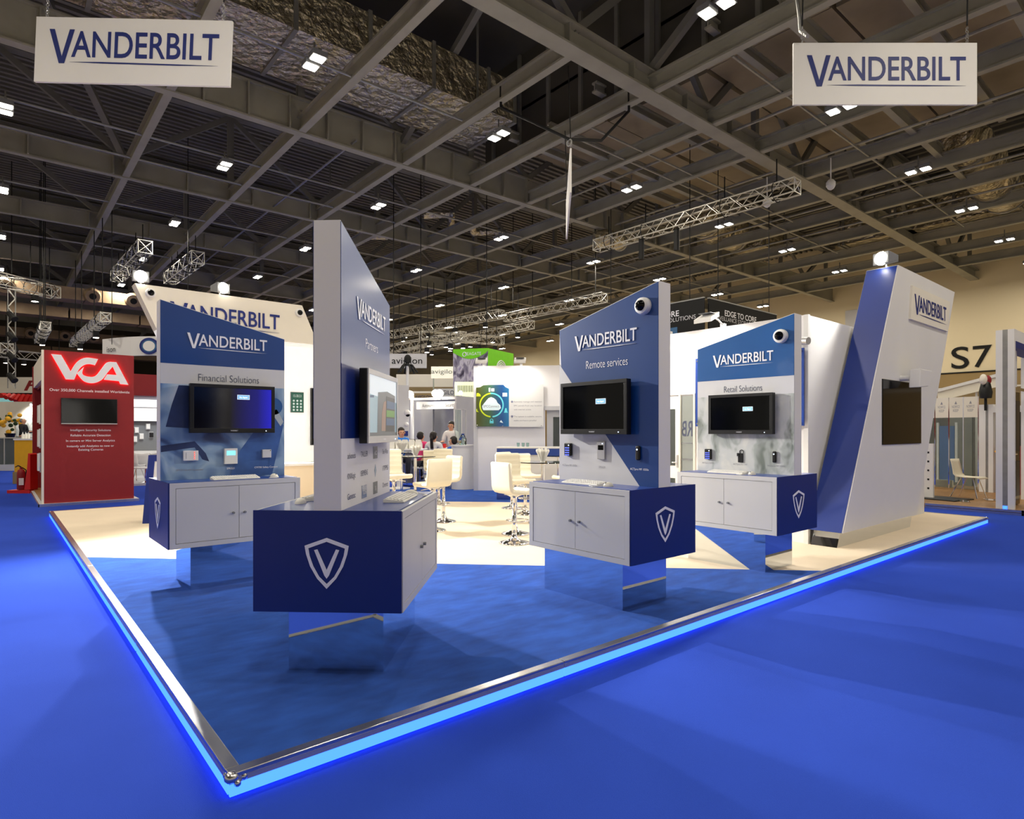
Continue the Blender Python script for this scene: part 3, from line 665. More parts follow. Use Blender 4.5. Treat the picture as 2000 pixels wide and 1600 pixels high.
def device(kind, label, p, rz):
    t = thing(kind, label, {'card_reader': 'card reader', 'keypad': 'keypad', 'alarm_panel': 'alarm panel', 'sensor': 'sensor', 'expander_box': 'alarm box', 'key_fob': 'key fob', 'thermostat_panel': 'alarm panel'}[kind], p, rz)
    if kind == 'keypad':
        box('keypad_body', 'black_plastic', t, -.042, .042, -.03, 0, -.06, .06, .006); dot = MB().box(-.006, .006, -.001, 0, -.005, .005).mesh('key_light', 'signal_blue')
        for r in range(4):
            for c in range(3): inst('key_light', dot, t, (-.022+c*.02, -.03, .015-r*.022))
        disc('status_light', 'led_white', t, (.02, -.03, .04), .006, X, Z)
    elif kind == 'card_reader':
        box('reader_body', 'black_plastic', t, -.022, .022, -.026, 0, -.062, .062, .012); disc('reader_light', 'led_white', t, (0, -.026, .03), .007, X, Z)
    elif kind == 'thermostat_panel':
        box('panel_body', 'silver', t, -.045, .045, -.02, 0, -.08, .08, .003); box('panel_display', 'black_gloss', t, -.032, .03, -.0215, -.02, .005, .048); disc('status_light', 'led_white', t, (.02, -.02, .062), .005, X, Z)
    elif kind == 'alarm_panel':
        box('panel_body', 'white', t, -.062, .062, -.03, 0, -.078, .078, .003); box('panel_display', 'lcd', t, -.042, .042, -.0315, -.03, .01, .055)
    elif kind == 'sensor':
        box('sensor_body', 'pale_grey', t, -.045, .045, -.028, 0, -.042, .042, .003); disc('sensor_hole', 'black_matt', t, (.035, -.028, .032), .005, X, Z)
    elif kind == 'expander_box':
        box('box_body', 'white', t, -.065, .065, -.03, 0, -.048, .048, .003)
        for k in range(4): disc('status_light', 'led_red', t, (.03, -.03, .03-k*.02), .004, X, Z)
        box('vent_slot', 'mid_grey', t, -.045, -.042, -.031, -.03, -.03, .03)
    else:
        box('fob_body', 'black_plastic', t, -.028, .032, -.014, 0, -.07, .035, .004); MB().torus((.012, -.006, .05), .022, .004, 14, 5, 'y').build('fob_loop', 'black_plastic', t); box('fob_flap', 'black_matt', t, -.036, -.012, -.02, -.014, .0, .035)
    return t
M('signal_blue', (90, 110, 255), .4, emit=1.6, ecol=(90, 110, 255))
def dome_camera(label, p, rz, r=.07):
    """dome camera looking along -y"""
    t = thing('dome_camera', label, 'camera', p, rz)
    b = MB().lathe([(r, 0), (r, .03), (r*.93, .05), (r*.7, .058)], 22); b.build('camera_base', 'white', t, rot=(PI/2, 0, 0), smooth=True)
    MB().ball((0, 0, .05), r*.66, 16, 10, 1, 1, 1, 0.0).build('camera_dome', 'black_gloss', t, rot=(PI/2, 0, 0), smooth=True)
    MB().torus((0, -.052, 0), r*.68, .006, 20, 6, 'y').build('dome_ring', 'pale_grey', t)
    return t
# --- the four kiosks
rz1 = math.atan2(AU.x*0, 1)  # placeholder overwritten below
d1 = Vector((math.sin(math.radians(2.7)), math.cos(math.radians(2.7)))); e1 = Vector((d1.dot(AU), d1.dot(AV))); rz1 = math.atan2(e1.y, e1.x)
k1 = wuv(-.642, 3.60); k2 = (.412, 3.37); k3 = (3.06, .275); k4 = (5.31, .205)
kiosk('tall front kiosk with dark blue shield end and partner names on its side', k1, rz1, 1, 'partners')
kiosk('financial solutions kiosk with blue top, photo print and cabinet below', k2, 0, 1, 'finance')
kiosk('remote services kiosk with diagonal blue and grey panel', k3, -PI/2, -1, 'remote')
kiosk('retail solutions kiosk with pale blurred print beside the leaning tower', k4, -PI/2, -1, 'retail')
monitor('silver-framed monitor showing a phone picture on the front kiosk', k1, rz1, .66, 1.66, PF-.01, style='picture')
monitor('black monitor on the hidden left side of the front kiosk', k1, rz1, .66, 1.66, KW-PF+.01, flip=True)
monitor('monitor with bluish right half on the financial solutions kiosk', k2, 0, .641, 1.72, PF-.005, style='fade')
monitor('black monitor on the remote services kiosk', k3, -PI/2, -.668, 1.71, PF-.005)
monitor('black monitor on the retail solutions kiosk', k4, -PI/2, -.585, 1.69, PF-.005, w=.775, h=.45)
keyboard('white keyboard on the counter of the financial solutions kiosk', at_local(k2, 0, .62, .17, K1), 0)
mouse('white mouse beside the keyboard of the financial solutions kiosk', at_local(k2, 0, 1.0, .18, K1), .2)
keyboard('white keyboard on the counter of the remote services kiosk', at_local(k3, -PI/2, -.66, .17, K1), -PI/2)
mouse('white mouse beside the keyboard of the remote services kiosk', at_local(k3, -PI/2, -.36, .15, K1), -PI/2)
keyboard('white keyboard on the counter of the retail solutions kiosk', at_local(k4, -PI/2, -.66, .17, K1), -PI/2)
mouse('white mouse beside the keyboard of the retail solutions kiosk', at_local(k4, -PI/2, -.36, .15, K1), -PI/2)
keyboard('white keyboard on the right side counter of the front kiosk', at_local(k1, rz1, .62, .15, K1), rz1)
mouse('white mouse behind the keyboard on the right counter of the front kiosk', at_local(k1, rz1, .95, .15, K1), rz1)
keyboard('white keyboard half hidden on the left counter of the front kiosk', at_local(k1, rz1, .72, KW-.15, K1), rz1+PI)
mouse('white mouse on the left counter of the front kiosk', at_local(k1, rz1, .36, KW-.15, K1), rz1+PI/2)
DY = PF-.004
device('expander_box', 'small white box with red lights on the financial solutions kiosk', at_local(k2, 0, .262, DY, 1.262), 0)
device('alarm_panel', 'white alarm panel with lit blue display on the financial solutions kiosk', at_local(k2, 0, .627, DY, 1.247), 0)
device('sensor', 'small square grey sensor on the financial solutions kiosk', at_local(k2, 0, .98, DY, 1.265), 0)
device('keypad', 'black keypad with blue lit keys on the remote services kiosk', at_local(k3, -PI/2, -1.035, DY, 1.324), -PI/2)
device('thermostat_panel', 'silver panel with dark display on the remote services kiosk', at_local(k3, -PI/2, -.62, DY, 1.324), -PI/2)
device('card_reader', 'slim black card reader on the blue part of the remote services kiosk', at_local(k3, -PI/2, -.205, DY, 1.312), -PI/2)
device('keypad', 'black keypad with blue lit keys on the retail solutions kiosk', at_local(k4, -PI/2, -1.017, DY, 1.228), -PI/2)
device('key_fob', 'black looped tag holder in the middle of the retail solutions kiosk', at_local(k4, -PI/2, -.613, DY, 1.215), -PI/2)
device('card_reader', 'slim black card reader on the pale print of the retail solutions kiosk', at_local(k4, -PI/2, -.214, DY, 1.22), -PI/2)
dome_camera('white dome camera on the top corner of the remote services kiosk', at_local(k3, -PI/2, -.146, PF-.004, 2.555), -PI/2, .072)
dome_camera('white dome camera on the top corner of the retail solutions kiosk', at_local(k4, -PI/2, -.141, PF-.006, 2.515), -PI/2, .075)

# ------------------------------------------------------------------ leaning tower
LEAN = (9.406-7.442)/(4.05-.30)
t = thing('leaning_tower', 'white leaning tower with blue edge on a mirrored plinth', 'tower', (7.45, .43, PT))
def par(x0, x1, z0, z1): return [(x0+LEAN*(z0-.2), z0), (x1+LEAN*(z0-.2), z0), (x1+LEAN*(z1-.2), z1), (x0+LEAN*(z1-.2), z1)]
W_T, D_T = 2.77, .43
MB().prism(par(.0, W_T, .2, 3.95), (0, D_T, 0), X, Z, 0, D_T).build('tower_body', 'white', t)
sd = Vector((LEAN, 0, 1)); n_ = Vector((-1, 0, LEAN)).normalized()
MB().add([Vector((0, y, .2))+sd*a+n_*b for b in (.001, .006) for (y, a) in ((.012, .0), (D_T-.004, .0), (D_T-.004, 3.74), (.012, 3.74))], [(3, 2, 1, 0), (4, 5, 6, 7), (0, 1, 5, 4), (1, 2, 6, 5), (2, 3, 7, 6), (3, 0, 4, 7)]).build('blue_side', 'tower_blue', t)
MB().prism([(.03, 0), (2.72, 0), (2.72+LEAN*.2, .2), (.03+LEAN*.2, .2)], (0, D_T-.02, 0), X, Z, 0, D_T-.1).build('plinth', 'mirror', t)
sg = sheet('sign_board', 'warm_white', t, [(2.40, 3.20), (4.24, 3.20), (4.34, 3.72), (2.48, 3.72)], (0, 0, 0), X, Z, .03)
logo(sg, 'logo_navy', (2.56, -.031, 3.30), X, Z, 1.56)
mn = thing('monitor', 'large dark monitor on the white face of the leaning tower', 'monitor', (7.45+2.13, .43, PT+1.77))
box('casing', 'black_plastic', mn, -.81, .81, -.010, 0, -.465, .465); box('screen', 'black_gloss', mn, -.80, .80, -.012, -.0105, -.455, .455)
bc = thing('bullet_camera', 'white box camera on a bracket above the tower monitor', 'camera', (7.45+2.05, .43, PT+2.28))
MB().tube((0, 0, 0), (0, -.22, .0), .04, 12).build('camera_bracket', 'white', bc)
MB().prism([(-.1, -.15), (.28, -.12), (.5, .06), (.44, .12), (-.06, .12)], (0, -.14, 0), X, Z, 0, .14).build('camera_housing', 'white', bc, bevel=.01)
box('camera_lens', 'black_gloss', bc, .36, .44, -.24, -.18, -.03, .0)

# flood lamps ------------------------------------------------------------
def flood(label, p, direction, watts, arm=True, angle=140, size=.08, tilt=None, col=(1, .96, .88)):
    t = thing('floodlight', label, 'floodlight', p, math.atan2(direction[1], direction[0])-PI/2+PI)
    # local -y = light direction
    dz = direction[2]/math.hypot(direction[0], direction[1])
    MB().prism([(-.12, -.05), (.12, -.09), (.12, .09), (-.12, .05)], (0, 0, .12), Y*-1, Z, -.12, .12).build('lamp_housing', 'mid_grey', t, bevel=.008)
    MB().ball((0, -.1, .12), .1, 16, 10, 1, .6, 1).build('lamp_glass', 'flood_face', t, smooth=True)
    MB().tube((0, .02, 0), (0, .02, .06), .018, 8).build('lamp_stem', 'silver', t)
    lamp(t, (0, -.3, .14), (0, -1, dz), watts, size, angle, col=col)
    return t
flood('blazing floodlight on top of the leaning tower', (9.42, .6, PT+3.95), (-.92, .22, -.34), FLOOD_W*.4, angle=84)
flood('blazing floodlight at the top left corner of the white header wall', (1.1, 9.1, PT+3.96), (-.12, -1, -.45), FLOOD_W, angle=100)
flood('blazing floodlight in the middle of the white header wall', (2.35, 9.1, PT+3.96), (.25, -1, -.95), FLOOD_W*.5, angle=100)

# ------------------------------------------------------------------ white storage room behind the retail kiosk
SX, SY, SH = 7.5, .90, 3.05
t = thing('storage_room', 'bright white walled storage room behind the retail kiosk', 'room', (SX, SY, PT))
box('side_wall', 'white_matt', t, 0, .06, 0, 1.72, 0, SH); box('side_wall', 'white_matt', t, 0, .06, 2.32, 3.9, 0, SH); box('wall_lintel', 'white_matt', t, 0, .06, 1.72, 2.32, 2.07, SH)
box('front_wall', 'white', t, .06, 4.7, 0, .06, 0, SH); box('rear_wall', 'white_matt', t, .06, 3.2, 3.84, 3.9, 0, SH)
box('corner_post', 'white', t, -.03, .03, -.03, .03, 0, SH)
d = box('door_leaf', 'white_matt', t, .0, .04, 1.99, 2.31, .01, 2.05); box('door_glass', 'pane', d, -.004, -.001, 2.07, 2.25, .95, 1.85); box('door_glass', 'pane', d, -.004, -.001, 2.07, 2.25, .15, .75)
MB().tube((-.04, 2.03, 1.0), (-.04, 2.1, 1.0), .01, 6).build('door_lever', 'silver', d); box('lever_plate', 'silver', d, -.012, 0, 2.01, 2.04, .92, 1.12)
g = box('glass_sidelight', 'pane', t, .01, .03, 1.74, 1.97, .02, 2.05); text('reversed_letters', 'RB', 'dark_text', g, (.005, 1.855, 1.42), Y, Z, .19, .24, bold=.01); box('glazing_bar', 'mid_grey', g, .0, .01, 1.76, 1.96, 1.30, 1.32); box('glazing_bar', 'mid_grey', g, .0, .01, 1.76, 1.96, 1.04, 1.07)
for y0 in (1.70, 1.965, 2.30): box('door_frame', 'warm_white', t, -.02, .03, y0, y0+.03, 0, 2.08)
bp = thing('wall_graphic', 'blue graphic panel on steel pins behind the retail kiosk', 'wall panel', (7.39, .87, PT))
box('panel_sheet', 'blue', bp, 0, .02, .02, 1.66, 1.57, 2.6)
for y0 in (.06, 1.62):
    for z0 in (1.61, 2.56): MB().tube((-.012, y0, z0), (.11, y0, z0), .014, 10).build('standoff_pin', 'chrome', bp)
b2 = thing('bullet_camera', 'small silver bullet camera on the corner of the storage room', 'camera', (7.5, .99, PT+2.65))
MB().tube((-.02, 0, 0), (-.2, -.02, 0), .018, 8).build('camera_arm', 'silver', b2); MB().tube((-.12, .12, .06), (-.2, -.2, .02), .05, 14).build('camera_barrel', 'silver', b2, smooth=True)
def arm_light(label, p, rz, watts):
    """slim arm floodlight: arm reaches along -y from a wall top"""
    t = thing('arm_floodlight', label, 'floodlight', p, rz)
    MB().path([(0, .05, .02), (0, -.1, .09), (0, -.28, .13)], .012, 6).build('lamp_arm', 'white', t)
    MB().prism([(-.30, .10), (-.30, .17), (-.52, .06), (-.52, .0)], (-.14, 0, 0), Y, Z, 0, .28).build('lamp_head', 'white', t, bevel=.006)
    box('lamp_slot', 'mid_grey', t, -.1, .1, -.47, -.34, .145, .15)
    box('wall_clamp', 'white', t, -.03, .03, 0, .07, 0, .05)
    lamp(t, (0, -.45, .0), (0, .35, -1), watts, .10, 160)
    return t
arm_light('slim arm floodlight on the storage wall left of the retail kiosk top', (7.5, 3.1, PT+SH), -PI/2, 75)
arm_light('slim arm floodlight on the storage wall above the retail kiosk', (7.5, 2.15, PT+SH), -PI/2, 75)
arm_light('slim arm floodlight on the storage wall hidden behind the remote services kiosk', (7.5, 4.3, PT+SH), -PI/2, 75)

# ------------------------------------------------------------------ header wall behind the financial kiosk
L2 = -.44
t = thing('header_wall', 'tall white leaning wall with navy lettering behind the financial kiosk', 'wall', (2.74, 9.0, PT))
def pr(x0, x1, z0, z1): return [(x0+L2*z0, z0), (x1+L2*z0, z0), (x1+L2*z1, z1), (x0+L2*z1, z1)]
MB().prism(pr(0, 2.82, 0, 3.22), (0, .28, 0), X, Z, 0, .22).build('lower_wall', 'spot_glow_wall', t)
MB().prism(pr(0, 2.82, 3.22, 3.955), (0, .30, 0), X, Z, 0, .30).build('header_board', 'warm_white', t)
hb = logo(t, 'logo_navy', (-1.22, -.004, 3.36), X, Z, 1.86, .012)
dome_camera('dark camera at the right end of the header wall', (2.74+2.82+L2*3.8-.13, 9.0, PT+3.8), 0, .08)
dome_camera('pale camera at the left end of the header wall', (2.74+L2*3.8+.16, 9.0, PT+3.82), 0, .08)
kp = thing('keypad_picture', 'dark green keypad picture on the bright wall', 'keypad', (3.74, 9.06, PT+2.06))
box('keypad_plate', 'mid_grey', kp, -.13, .13, -.02, 0, -.2, .2); box('keypad_face', 'print_key', kp, -.12, .12, -.022, -.02, -.19, .19) if 'print_key' in MATS else None
M('print_key', (40, 96, 84), .4); box('keypad_face', 'print_key', kp, -.12, .12, -.022, -.02, -.19, .19)
for r in range(4):
    for c in range(3): disc('keypad_button', 'icon_white', kp, (-.07+c*.07, -.022, .03-r*.06), .02, X, Z)
text('keypad_display', '15:30:21', 'icon_white', kp, (0, -.022, .1), X, Z, .16, .05)
mn = thing('monitor', 'black monitor on the bright wall beside the front kiosk', 'monitor', (4.45, 9.05, PT+1.9))
box('casing', 'black_plastic', mn, -.45, .45, -.06, 0, -.68, .45); box('screen', 'black_gloss', mn, -.43, .43, -.062, -.06, -.66, .43)
rc = thing('reception_counter', 'cream reception counter between the kiosks', 'counter', (2.9, 8.0, PT))
box('counter_body', 'cream_carpet', rc, 0, 1.9, 0, .6, 0, .88); box('counter_top', 'white', rc, -.03, 1.93, -.03, .63, .88, .92); box('counter_kick', 'mid_grey', rc, .05, 1.85, -.004, .0, 0, .08)
for i, (cx, col_) in enumerate(((.62, 'lime'), (.75, 'bright_red'), (.86, 'leaf'), (.98, 'petal'))):
    lf = thing('leaflet', ['pale leaflet at the left of the reception counter', 'red leaflet on the reception counter', 'green leaflet on the reception counter', 'yellow leaflet at the right of the reception counter'][i], 'leaflet', (2.9+cx, 8.3, PT+.92), .3*i, 'leaflets on the reception counter')
    box('leaflet_cover', 'paper', lf, -.05, .05, -.07, .07, 0, .01); box('leaflet_picture', col_, lf, -.04, .04, -.03, .05, .01, .012)

# ------------------------------------------------------------------ diagonal white wall with the cloud poster
CW = (8.47, 9.65); RZD = -PI/4
t = thing('poster_wall', 'white diagonal wall carrying the cloud poster', 'wall', (CW[0], CW[1], PT), RZD)
box('wall_panel', 'white_matt', t, .1, 1.80, 0, .1, 0, 3.14); box('wall_panel', 'white_matt', t, 2.38, 4.6, 0, .1, 0, 3.14); box('wall_lintel', 'white_matt', t, 1.80, 2.38, 0, .1, 2.05, 3.14)
box('end_post', 'pale_grey', t, 0, .1, -.03, .13, 0, 3.14); box('door_head', 'pale_grey', t, 1.78, 2.4, -.03, .0, 2.02, 2.12)
d = box('door_leaf', 'pale_grey', t, 1.84, 2.38, .06, .1, 0, 2.02); box('door_glass', 'pane', d, 2.0, 2.3, .05, .058, 1.0, 1.85)
ps = thing('poster', 'poster with a white cloud in a coloured ring and bullet text', 'poster', (CW[0], CW[1], PT), RZD)
ps.location = (CW[0]+math.cos(RZD)*.12+math.sin(RZD)*.0, CW[1]+math.sin(RZD)*.12, PT)
def px(x, y): return ((x-298)/1000*1.29, (918-y)/1000*1.29)      # poster drawing units -> metres
O = Vector((-.05, -.06, 1.61))
pic = sheet('poster_picture', 'print_connect', ps, [px(300, 915), px(940, 915), px(940, 185), px(870, 150), px(830, 105), px(540, 108), px(440, 112), px(380, 150), px(300, 160)], O, X, Z, .01)
sheet('poster_sheet', 'white', ps, [px(940, 925), px(1610, 925), px(1610, 100), px(940, 100)], O, X, Z, .01)
O2 = O-Y*.010
c = px(600, 500)
for a0, a1, mt in ((95, 265, 'lime'), (-85, 95, 'cyan')):
    mb = MB(); n = 20; pts = []
    for i in range(n+1):
        a = math.radians(a0+(a1-a0)*i/n); pts.append((c[0]+.31*math.cos(a), c[1]+.31*math.sin(a)))
    for i in range(n, -1, -1):
        a = math.radians(a0+(a1-a0)*i/n); pts.append((c[0]+.275*math.cos(a), c[1]+.275*math.sin(a)))
    sheet('poster_ring', mt, pic, pts, O2, X, Z, .003, .001)
cl = sheet('poster_cloud', 'icon_white', pic, [px(420, 560), px(440, 600), px(740, 600), px(785, 560), px(770, 500), px(720, 460), px(690, 400), px(640, 360), px(590, 345), px(540, 365), px(500, 410), px(450, 470), px(415, 520)], O2, X, Z, .003, .001)
p_ = px(595, 545); text('poster_name', 'SPCConnect', 'grey_text', cl, O2+Vector((p_[0], -.003, p_[1])), X, Z, .40, .06)
for q, mt in (([px(300, 330), px(390, 330), px(380, 290), px(340, 262), px(310, 270)], 'lime'), ([px(815, 335), px(905, 335), px(905, 262), px(815, 262)], 'icon_white'), ([px(565, 855), px(640, 855), px(640, 805), px(565, 805)], 'cyan'), ([px(840, 650), px(920, 650), px(905, 615), px(895, 560), px(865, 560), px(855, 615)], 'cyan'), ([px(545, 240), px(580, 240), px(580, 165), px(545, 165)], 'icon_white'), ([px(595, 235), px(655, 235), px(655, 175), px(595, 175)], 'icon_white'), ([px(300, 625), px(350, 640), px(320, 600), px(320, 575), px(300, 575)], 'lime'), ([px(760, 830), px(830, 850), px(800, 810), px(790, 790), px(770, 810)], 'icon_white')):
    sheet('poster_icon', mt, pic, q, O2, X, Z, .003, .001)
q = px(602, 800); MB().torus((O2.x+q[0], O2.y-.003, O2.z+q[1]), .035, .008, 16, 5, 'y').build('poster_icon', 'cyan', pic)
for yy_, tx in ((450, 'Remotely manage and maintain'), (525, 'SPC panels from any location'), (600, 'with internet access'), (735, 'The system is scalable, secure,'), (812, 'stable and future proofed')):
    p_ = px(1035, yy_); text('poster_text', tx, 'grey_text', ps, O2+Vector((p_[0], 0, p_[1])), X, Z, (.70 if len(tx) > 26 else .56 if len(tx) > 22 else .43), .034, align='L')
for yy_ in (437, 720):
    p_ = px(1000, yy_); MB().torus((O2.x+p_[0], O2.y-.003, O2.z+p_[1]), .018, .006, 14, 5, 'y').build('bullet_mark', 'blue', ps)
for q in (px(320, 890), px(1570, 900), px(820, 905)): MB().tube((O.x+q[0], O.y-.02, O.z+q[1]), (O.x+q[0], .0, O.z+q[1]), .012, 8).build('standoff_pin', 'chrome', ps)
for i, xx in enumerate((.25, 1.2, 3.2)):
    p = (CW[0]+math.cos(RZD)*xx, CW[1]+math.sin(RZD)*xx, PT+3.14)
    arm_light('slim arm floodlight on the poster wall, %s from the left' % ON[i], p, RZD, 42)
# bar counter in front of it
t = thing('bar_counter', 'long bar counter with blue upper band in front of the poster wall', 'counter', (7.62, 7.66, PT), RZD)
box('counter_body', 'white', t, 0.04, 2.6, .04, .5, 0, .98); box('blue_band', 'blue', t, 0, 2.64, 0, .54, .98, 1.12); box('counter_top', 'white', t, -.02, 2.66, -.02, .56, 1.12, 1.15); box('blue_post', 'blue', t, 0, .16, 0, .54, 0, .98); box('base_rail', 'blue', t, .16, 2.6, .0, .04, 0, .1)
for i, xx in enumerate((.45, .56, .66)):
    c_, s_ = math.cos(RZD), math.sin(RZD)
    g = thing('drinking_glass', ['clear tumbler at the left end of the bar counter', 'middle clear tumbler on the bar counter', 'third clear tumbler on the bar counter'][i], 'glass', (7.62+c_*xx-s_*.28, 7.66+s_*xx+c_*.28, PT+1.15), 0, 'tumblers on the bar counter')
    MB().lathe([(.028, 0), (.034, .09), (.031, .09), (.026, .006)], 12).build('glass_wall', 'glass', g, smooth=True)
pl = thing('coffee_machine', 'dark grey coffee machine with glass jars behind the bar', 'coffee machine', (7.62+math.cos(RZD)*1.9-math.sin(RZD)*.7, 7.66+math.sin(RZD)*1.9+math.cos(RZD)*.7, PT), RZD)
box('cabinet', 'mid_grey', pl, 0, .5, 0, .45, 0, 1.5); box('drip_tray', 'silver', pl, .02, .48, -.1, .0, 1.12, 1.15); MB().ball((.14, .2, 1.62), .14, 14, 10).build('bean_jar', 'glass', pl, smooth=True); MB().ball((.38, .2, 1.6), .12, 14, 10).build('bean_jar', 'glass', pl, smooth=True)

# ------------------------------------------------------------------ bar stools and tables
def stool_shell():
    """ribbed L-shaped seat: outline in (y, z), front edge at -y, back at +y"""
    inner = []; 
    for i in range(13):
        y = -.205+.345*i/12; inner.append((y, .055-.02*math.sin(PI*i/12)+(.006 if i % 3 else -.004)))
    for a in (20, 45, 70): inner.append((.14+.06*math.sin(math.radians(a)), .115-.06*math.cos(math.radians(a))))
    for i in range(12):
        z = .125+.27*i/11; inner.append((.2+.022*i/11-(.007 if i % 3 else -.004), z))
    top = [(.225, .41), (.245, .418), (.265, .405)]
    outer = [(.262, .36), (.25, .1), (.235, .045), (.2, .008), (.14, -.01), (-.15, -.012), (-.205, .0), (-.222, .025)]
    prof = inner+top+outer; k = len(prof); c = (.06, .1); vs = []; fs = []
    xs = [(-.205, .93), (-.2, .975), (-.18, 1), (.18, 1), (.2, .975), (.205, .93)]
    for x, s in xs:
        for y, z in prof:
            # pull the rim in towards the centre line of the section
            vs.append((x, y+(c[0]-y)*(1-s)*.35, z+(c[1]-z)*(1-s)*.35))
    for a in range(len(xs)-1):
        for i in range(k): fs.append((a*k+i, a*k+(i+1) % k, (a+1)*k+(i+1) % k, (a+1)*k+i))
    fs.append(tuple(range(k-1, -1, -1))); fs.append(tuple((len(xs)-1)*k+i for i in range(k)))
    return MB().add(vs, fs)
SHELL = stool_shell().mesh('stool_shell', 'leather', True)
STEM = MB().lathe([(.03, .06), (.03, .40), (.024, .405), (.024, .70)], 14).mesh('stool_stem', 'chrome', True)
BASE = MB().lathe([(.205, 0), (.205, .012), (.19, .02), (.12, .035), (.06, .06), (.035, .1), (.03, .14)], 28).mesh('stool_base', 'chrome', True)
ring = MB().torus((0, -.06, .3), .15, .011, 24, 6); ring.tube((0, .0, .3), (0, .09, .3), .011, 6)
RING = ring.mesh('foot_ring', 'chrome', True)
PLATE = MB().lathe([(.024, 0), (.08, .03), (.12, .045), (.12, .055)], 12).mesh('seat_mount', 'chrome', True)
LEVER = MB().tube((0, 0, 0), (.17, -.05, -.03), .006, 6).mesh('height_lever', 'chrome')
def stool(label, XY, face, raise_=0.0):
    """face: direction the sitter looks, in metres right / ahead of the camera"""
    x, y = wuv(*XY); d = Vector(face); e = (d.dot(AU), d.dot(AV))
    t = thing('bar_stool', label, 'stool', (x, y, PT), math.atan2(e[1], e[0])+PI/2, 'cream bar stools')
    h = .66+raise_
    inst('base', BASE, t); inst('stem', STEM, t, scale=(1, 1, (h)/.70)); inst('foot_ring', RING, t, (0, 0, raise_)); inst('seat_mount', PLATE, t, (0, 0, h-.055)); inst('height_lever', LEVER, t, (0, 0, h-.02)); inst('seat_shell', SHELL, t, (0, -.02, h+.012))
    return t
stool('cream bar stool nearest the camera, seen from behind beside the remote services kiosk', (.03, 8.22), (.8, .6))
stool('raised cream bar stool directly behind the nearest stool, ribbed front showing', (.05, 8.95), (.55, -.85), .08)
stool('cream bar stool behind the right glass table, back turned', (.24, 11.05), (.45, -.9))
stool('cream bar stool at the far left of the right glass table', (.0, 11.9), (.6, -.5))
stool('cream bar stool right of the right glass table, half hidden by the kiosk', (.98, 10.6), (-.9, -.3))
stool('cream bar stool with plain back behind the front kiosk counter', (-1.2, 9.25), (-.62, .78))
stool('cream bar stool with ribbed back right of the left glass table', (-1.13, 10.15), (-.75, -.65))
stool('raised cream bar stool at the left beside the front kiosk panel', (-1.78, 9.25), (.55, -.83), .13)
stool('bright cream bar stool behind the left glass table', (-1.62, 12.9), (.3, -.95))
stool('cream bar stool just right behind the left glass table', (-1.5, 12.6), (-.3, -.95), .04)
stool('cream bar stool left of the left glass table', (-2.35, 11.6), (.8, .3))
def glass_table(label, XY):
    x, y = wuv(*XY); t = thing('glass_table', label, 'table', (x, y, PT))
    MB().lathe([(.40, .985), (.404, .992), (.40, 1.0)], 36).build('table_top', 'glass', t, smooth=True)
    MB().lathe([(.03, .02), (.03, .95), (.1, .975), (.1, .984)], 16).build('table_stem', 'chrome', t, smooth=True)
    MB().lathe([(.24, 0), (.24, .012), (.12, .03), (.04, .06)], 28).build('table_base', 'chrome', t, smooth=True)
    return (x, y)
def napkin_vase(label, xy, h=.2, r=.1):
    t = thing('napkin_vase', label, 'vase', (xy[0], xy[1], PT+1.0))
    n = 36; vs = []; fs = []; rows = [(0, .4, 0), (.05, .38, .1), (.5, .7, .25), (.85, 1.0, .35), (1, .95, .5), (.8, .6, .3)]
    for zf, rf, m in rows:
        for i in range(n):
            a = 2*PI*i/n; rr = r*rf*(1+m*.35*math.sin(9*a)); vs.append((rr*math.cos(a), rr*math.sin(a), h*zf+h*.08*m*math.sin(5*a+1)))
    for j in range(len(rows)-1):
        for i in range(n): fs.append((j*n+i, j*n+(i+1) % n, (j+1)*n+(i+1) % n, (j+1)*n+i))
    fs.append(tuple(range(n-1, -1, -1)))
    MB().add(vs, fs).build('folded_napkin', 'paper', t)
    for i in range(7): a = i*.9; MB().tube((.03*math.cos(a), .03*math.sin(a), .06), (.07*math.cos(a), .07*math.sin(a), h*1.12), .006, 5).build('wrapped_stick', 'paper', t)
    return t
p = glass_table('left round glass table with chrome stem', (-1.92, 12.2)); napkin_vase('white folded napkin bunch on the left glass table', p, .2, .1)
p = glass_table('right round glass table with chrome stem beside the remote kiosk', (.5, 10.0)); napkin_vase('white folded napkin bunch on the right glass table', p, .2, .1)
p = glass_table('round glass table farthest left, behind the front kiosk', (-2.62, 14.6)); napkin_vase('tall white napkin bunch on the farthest left table', p, .25, .12)
p = glass_table('round glass table in front of the bar counter', (.95, 12.6))

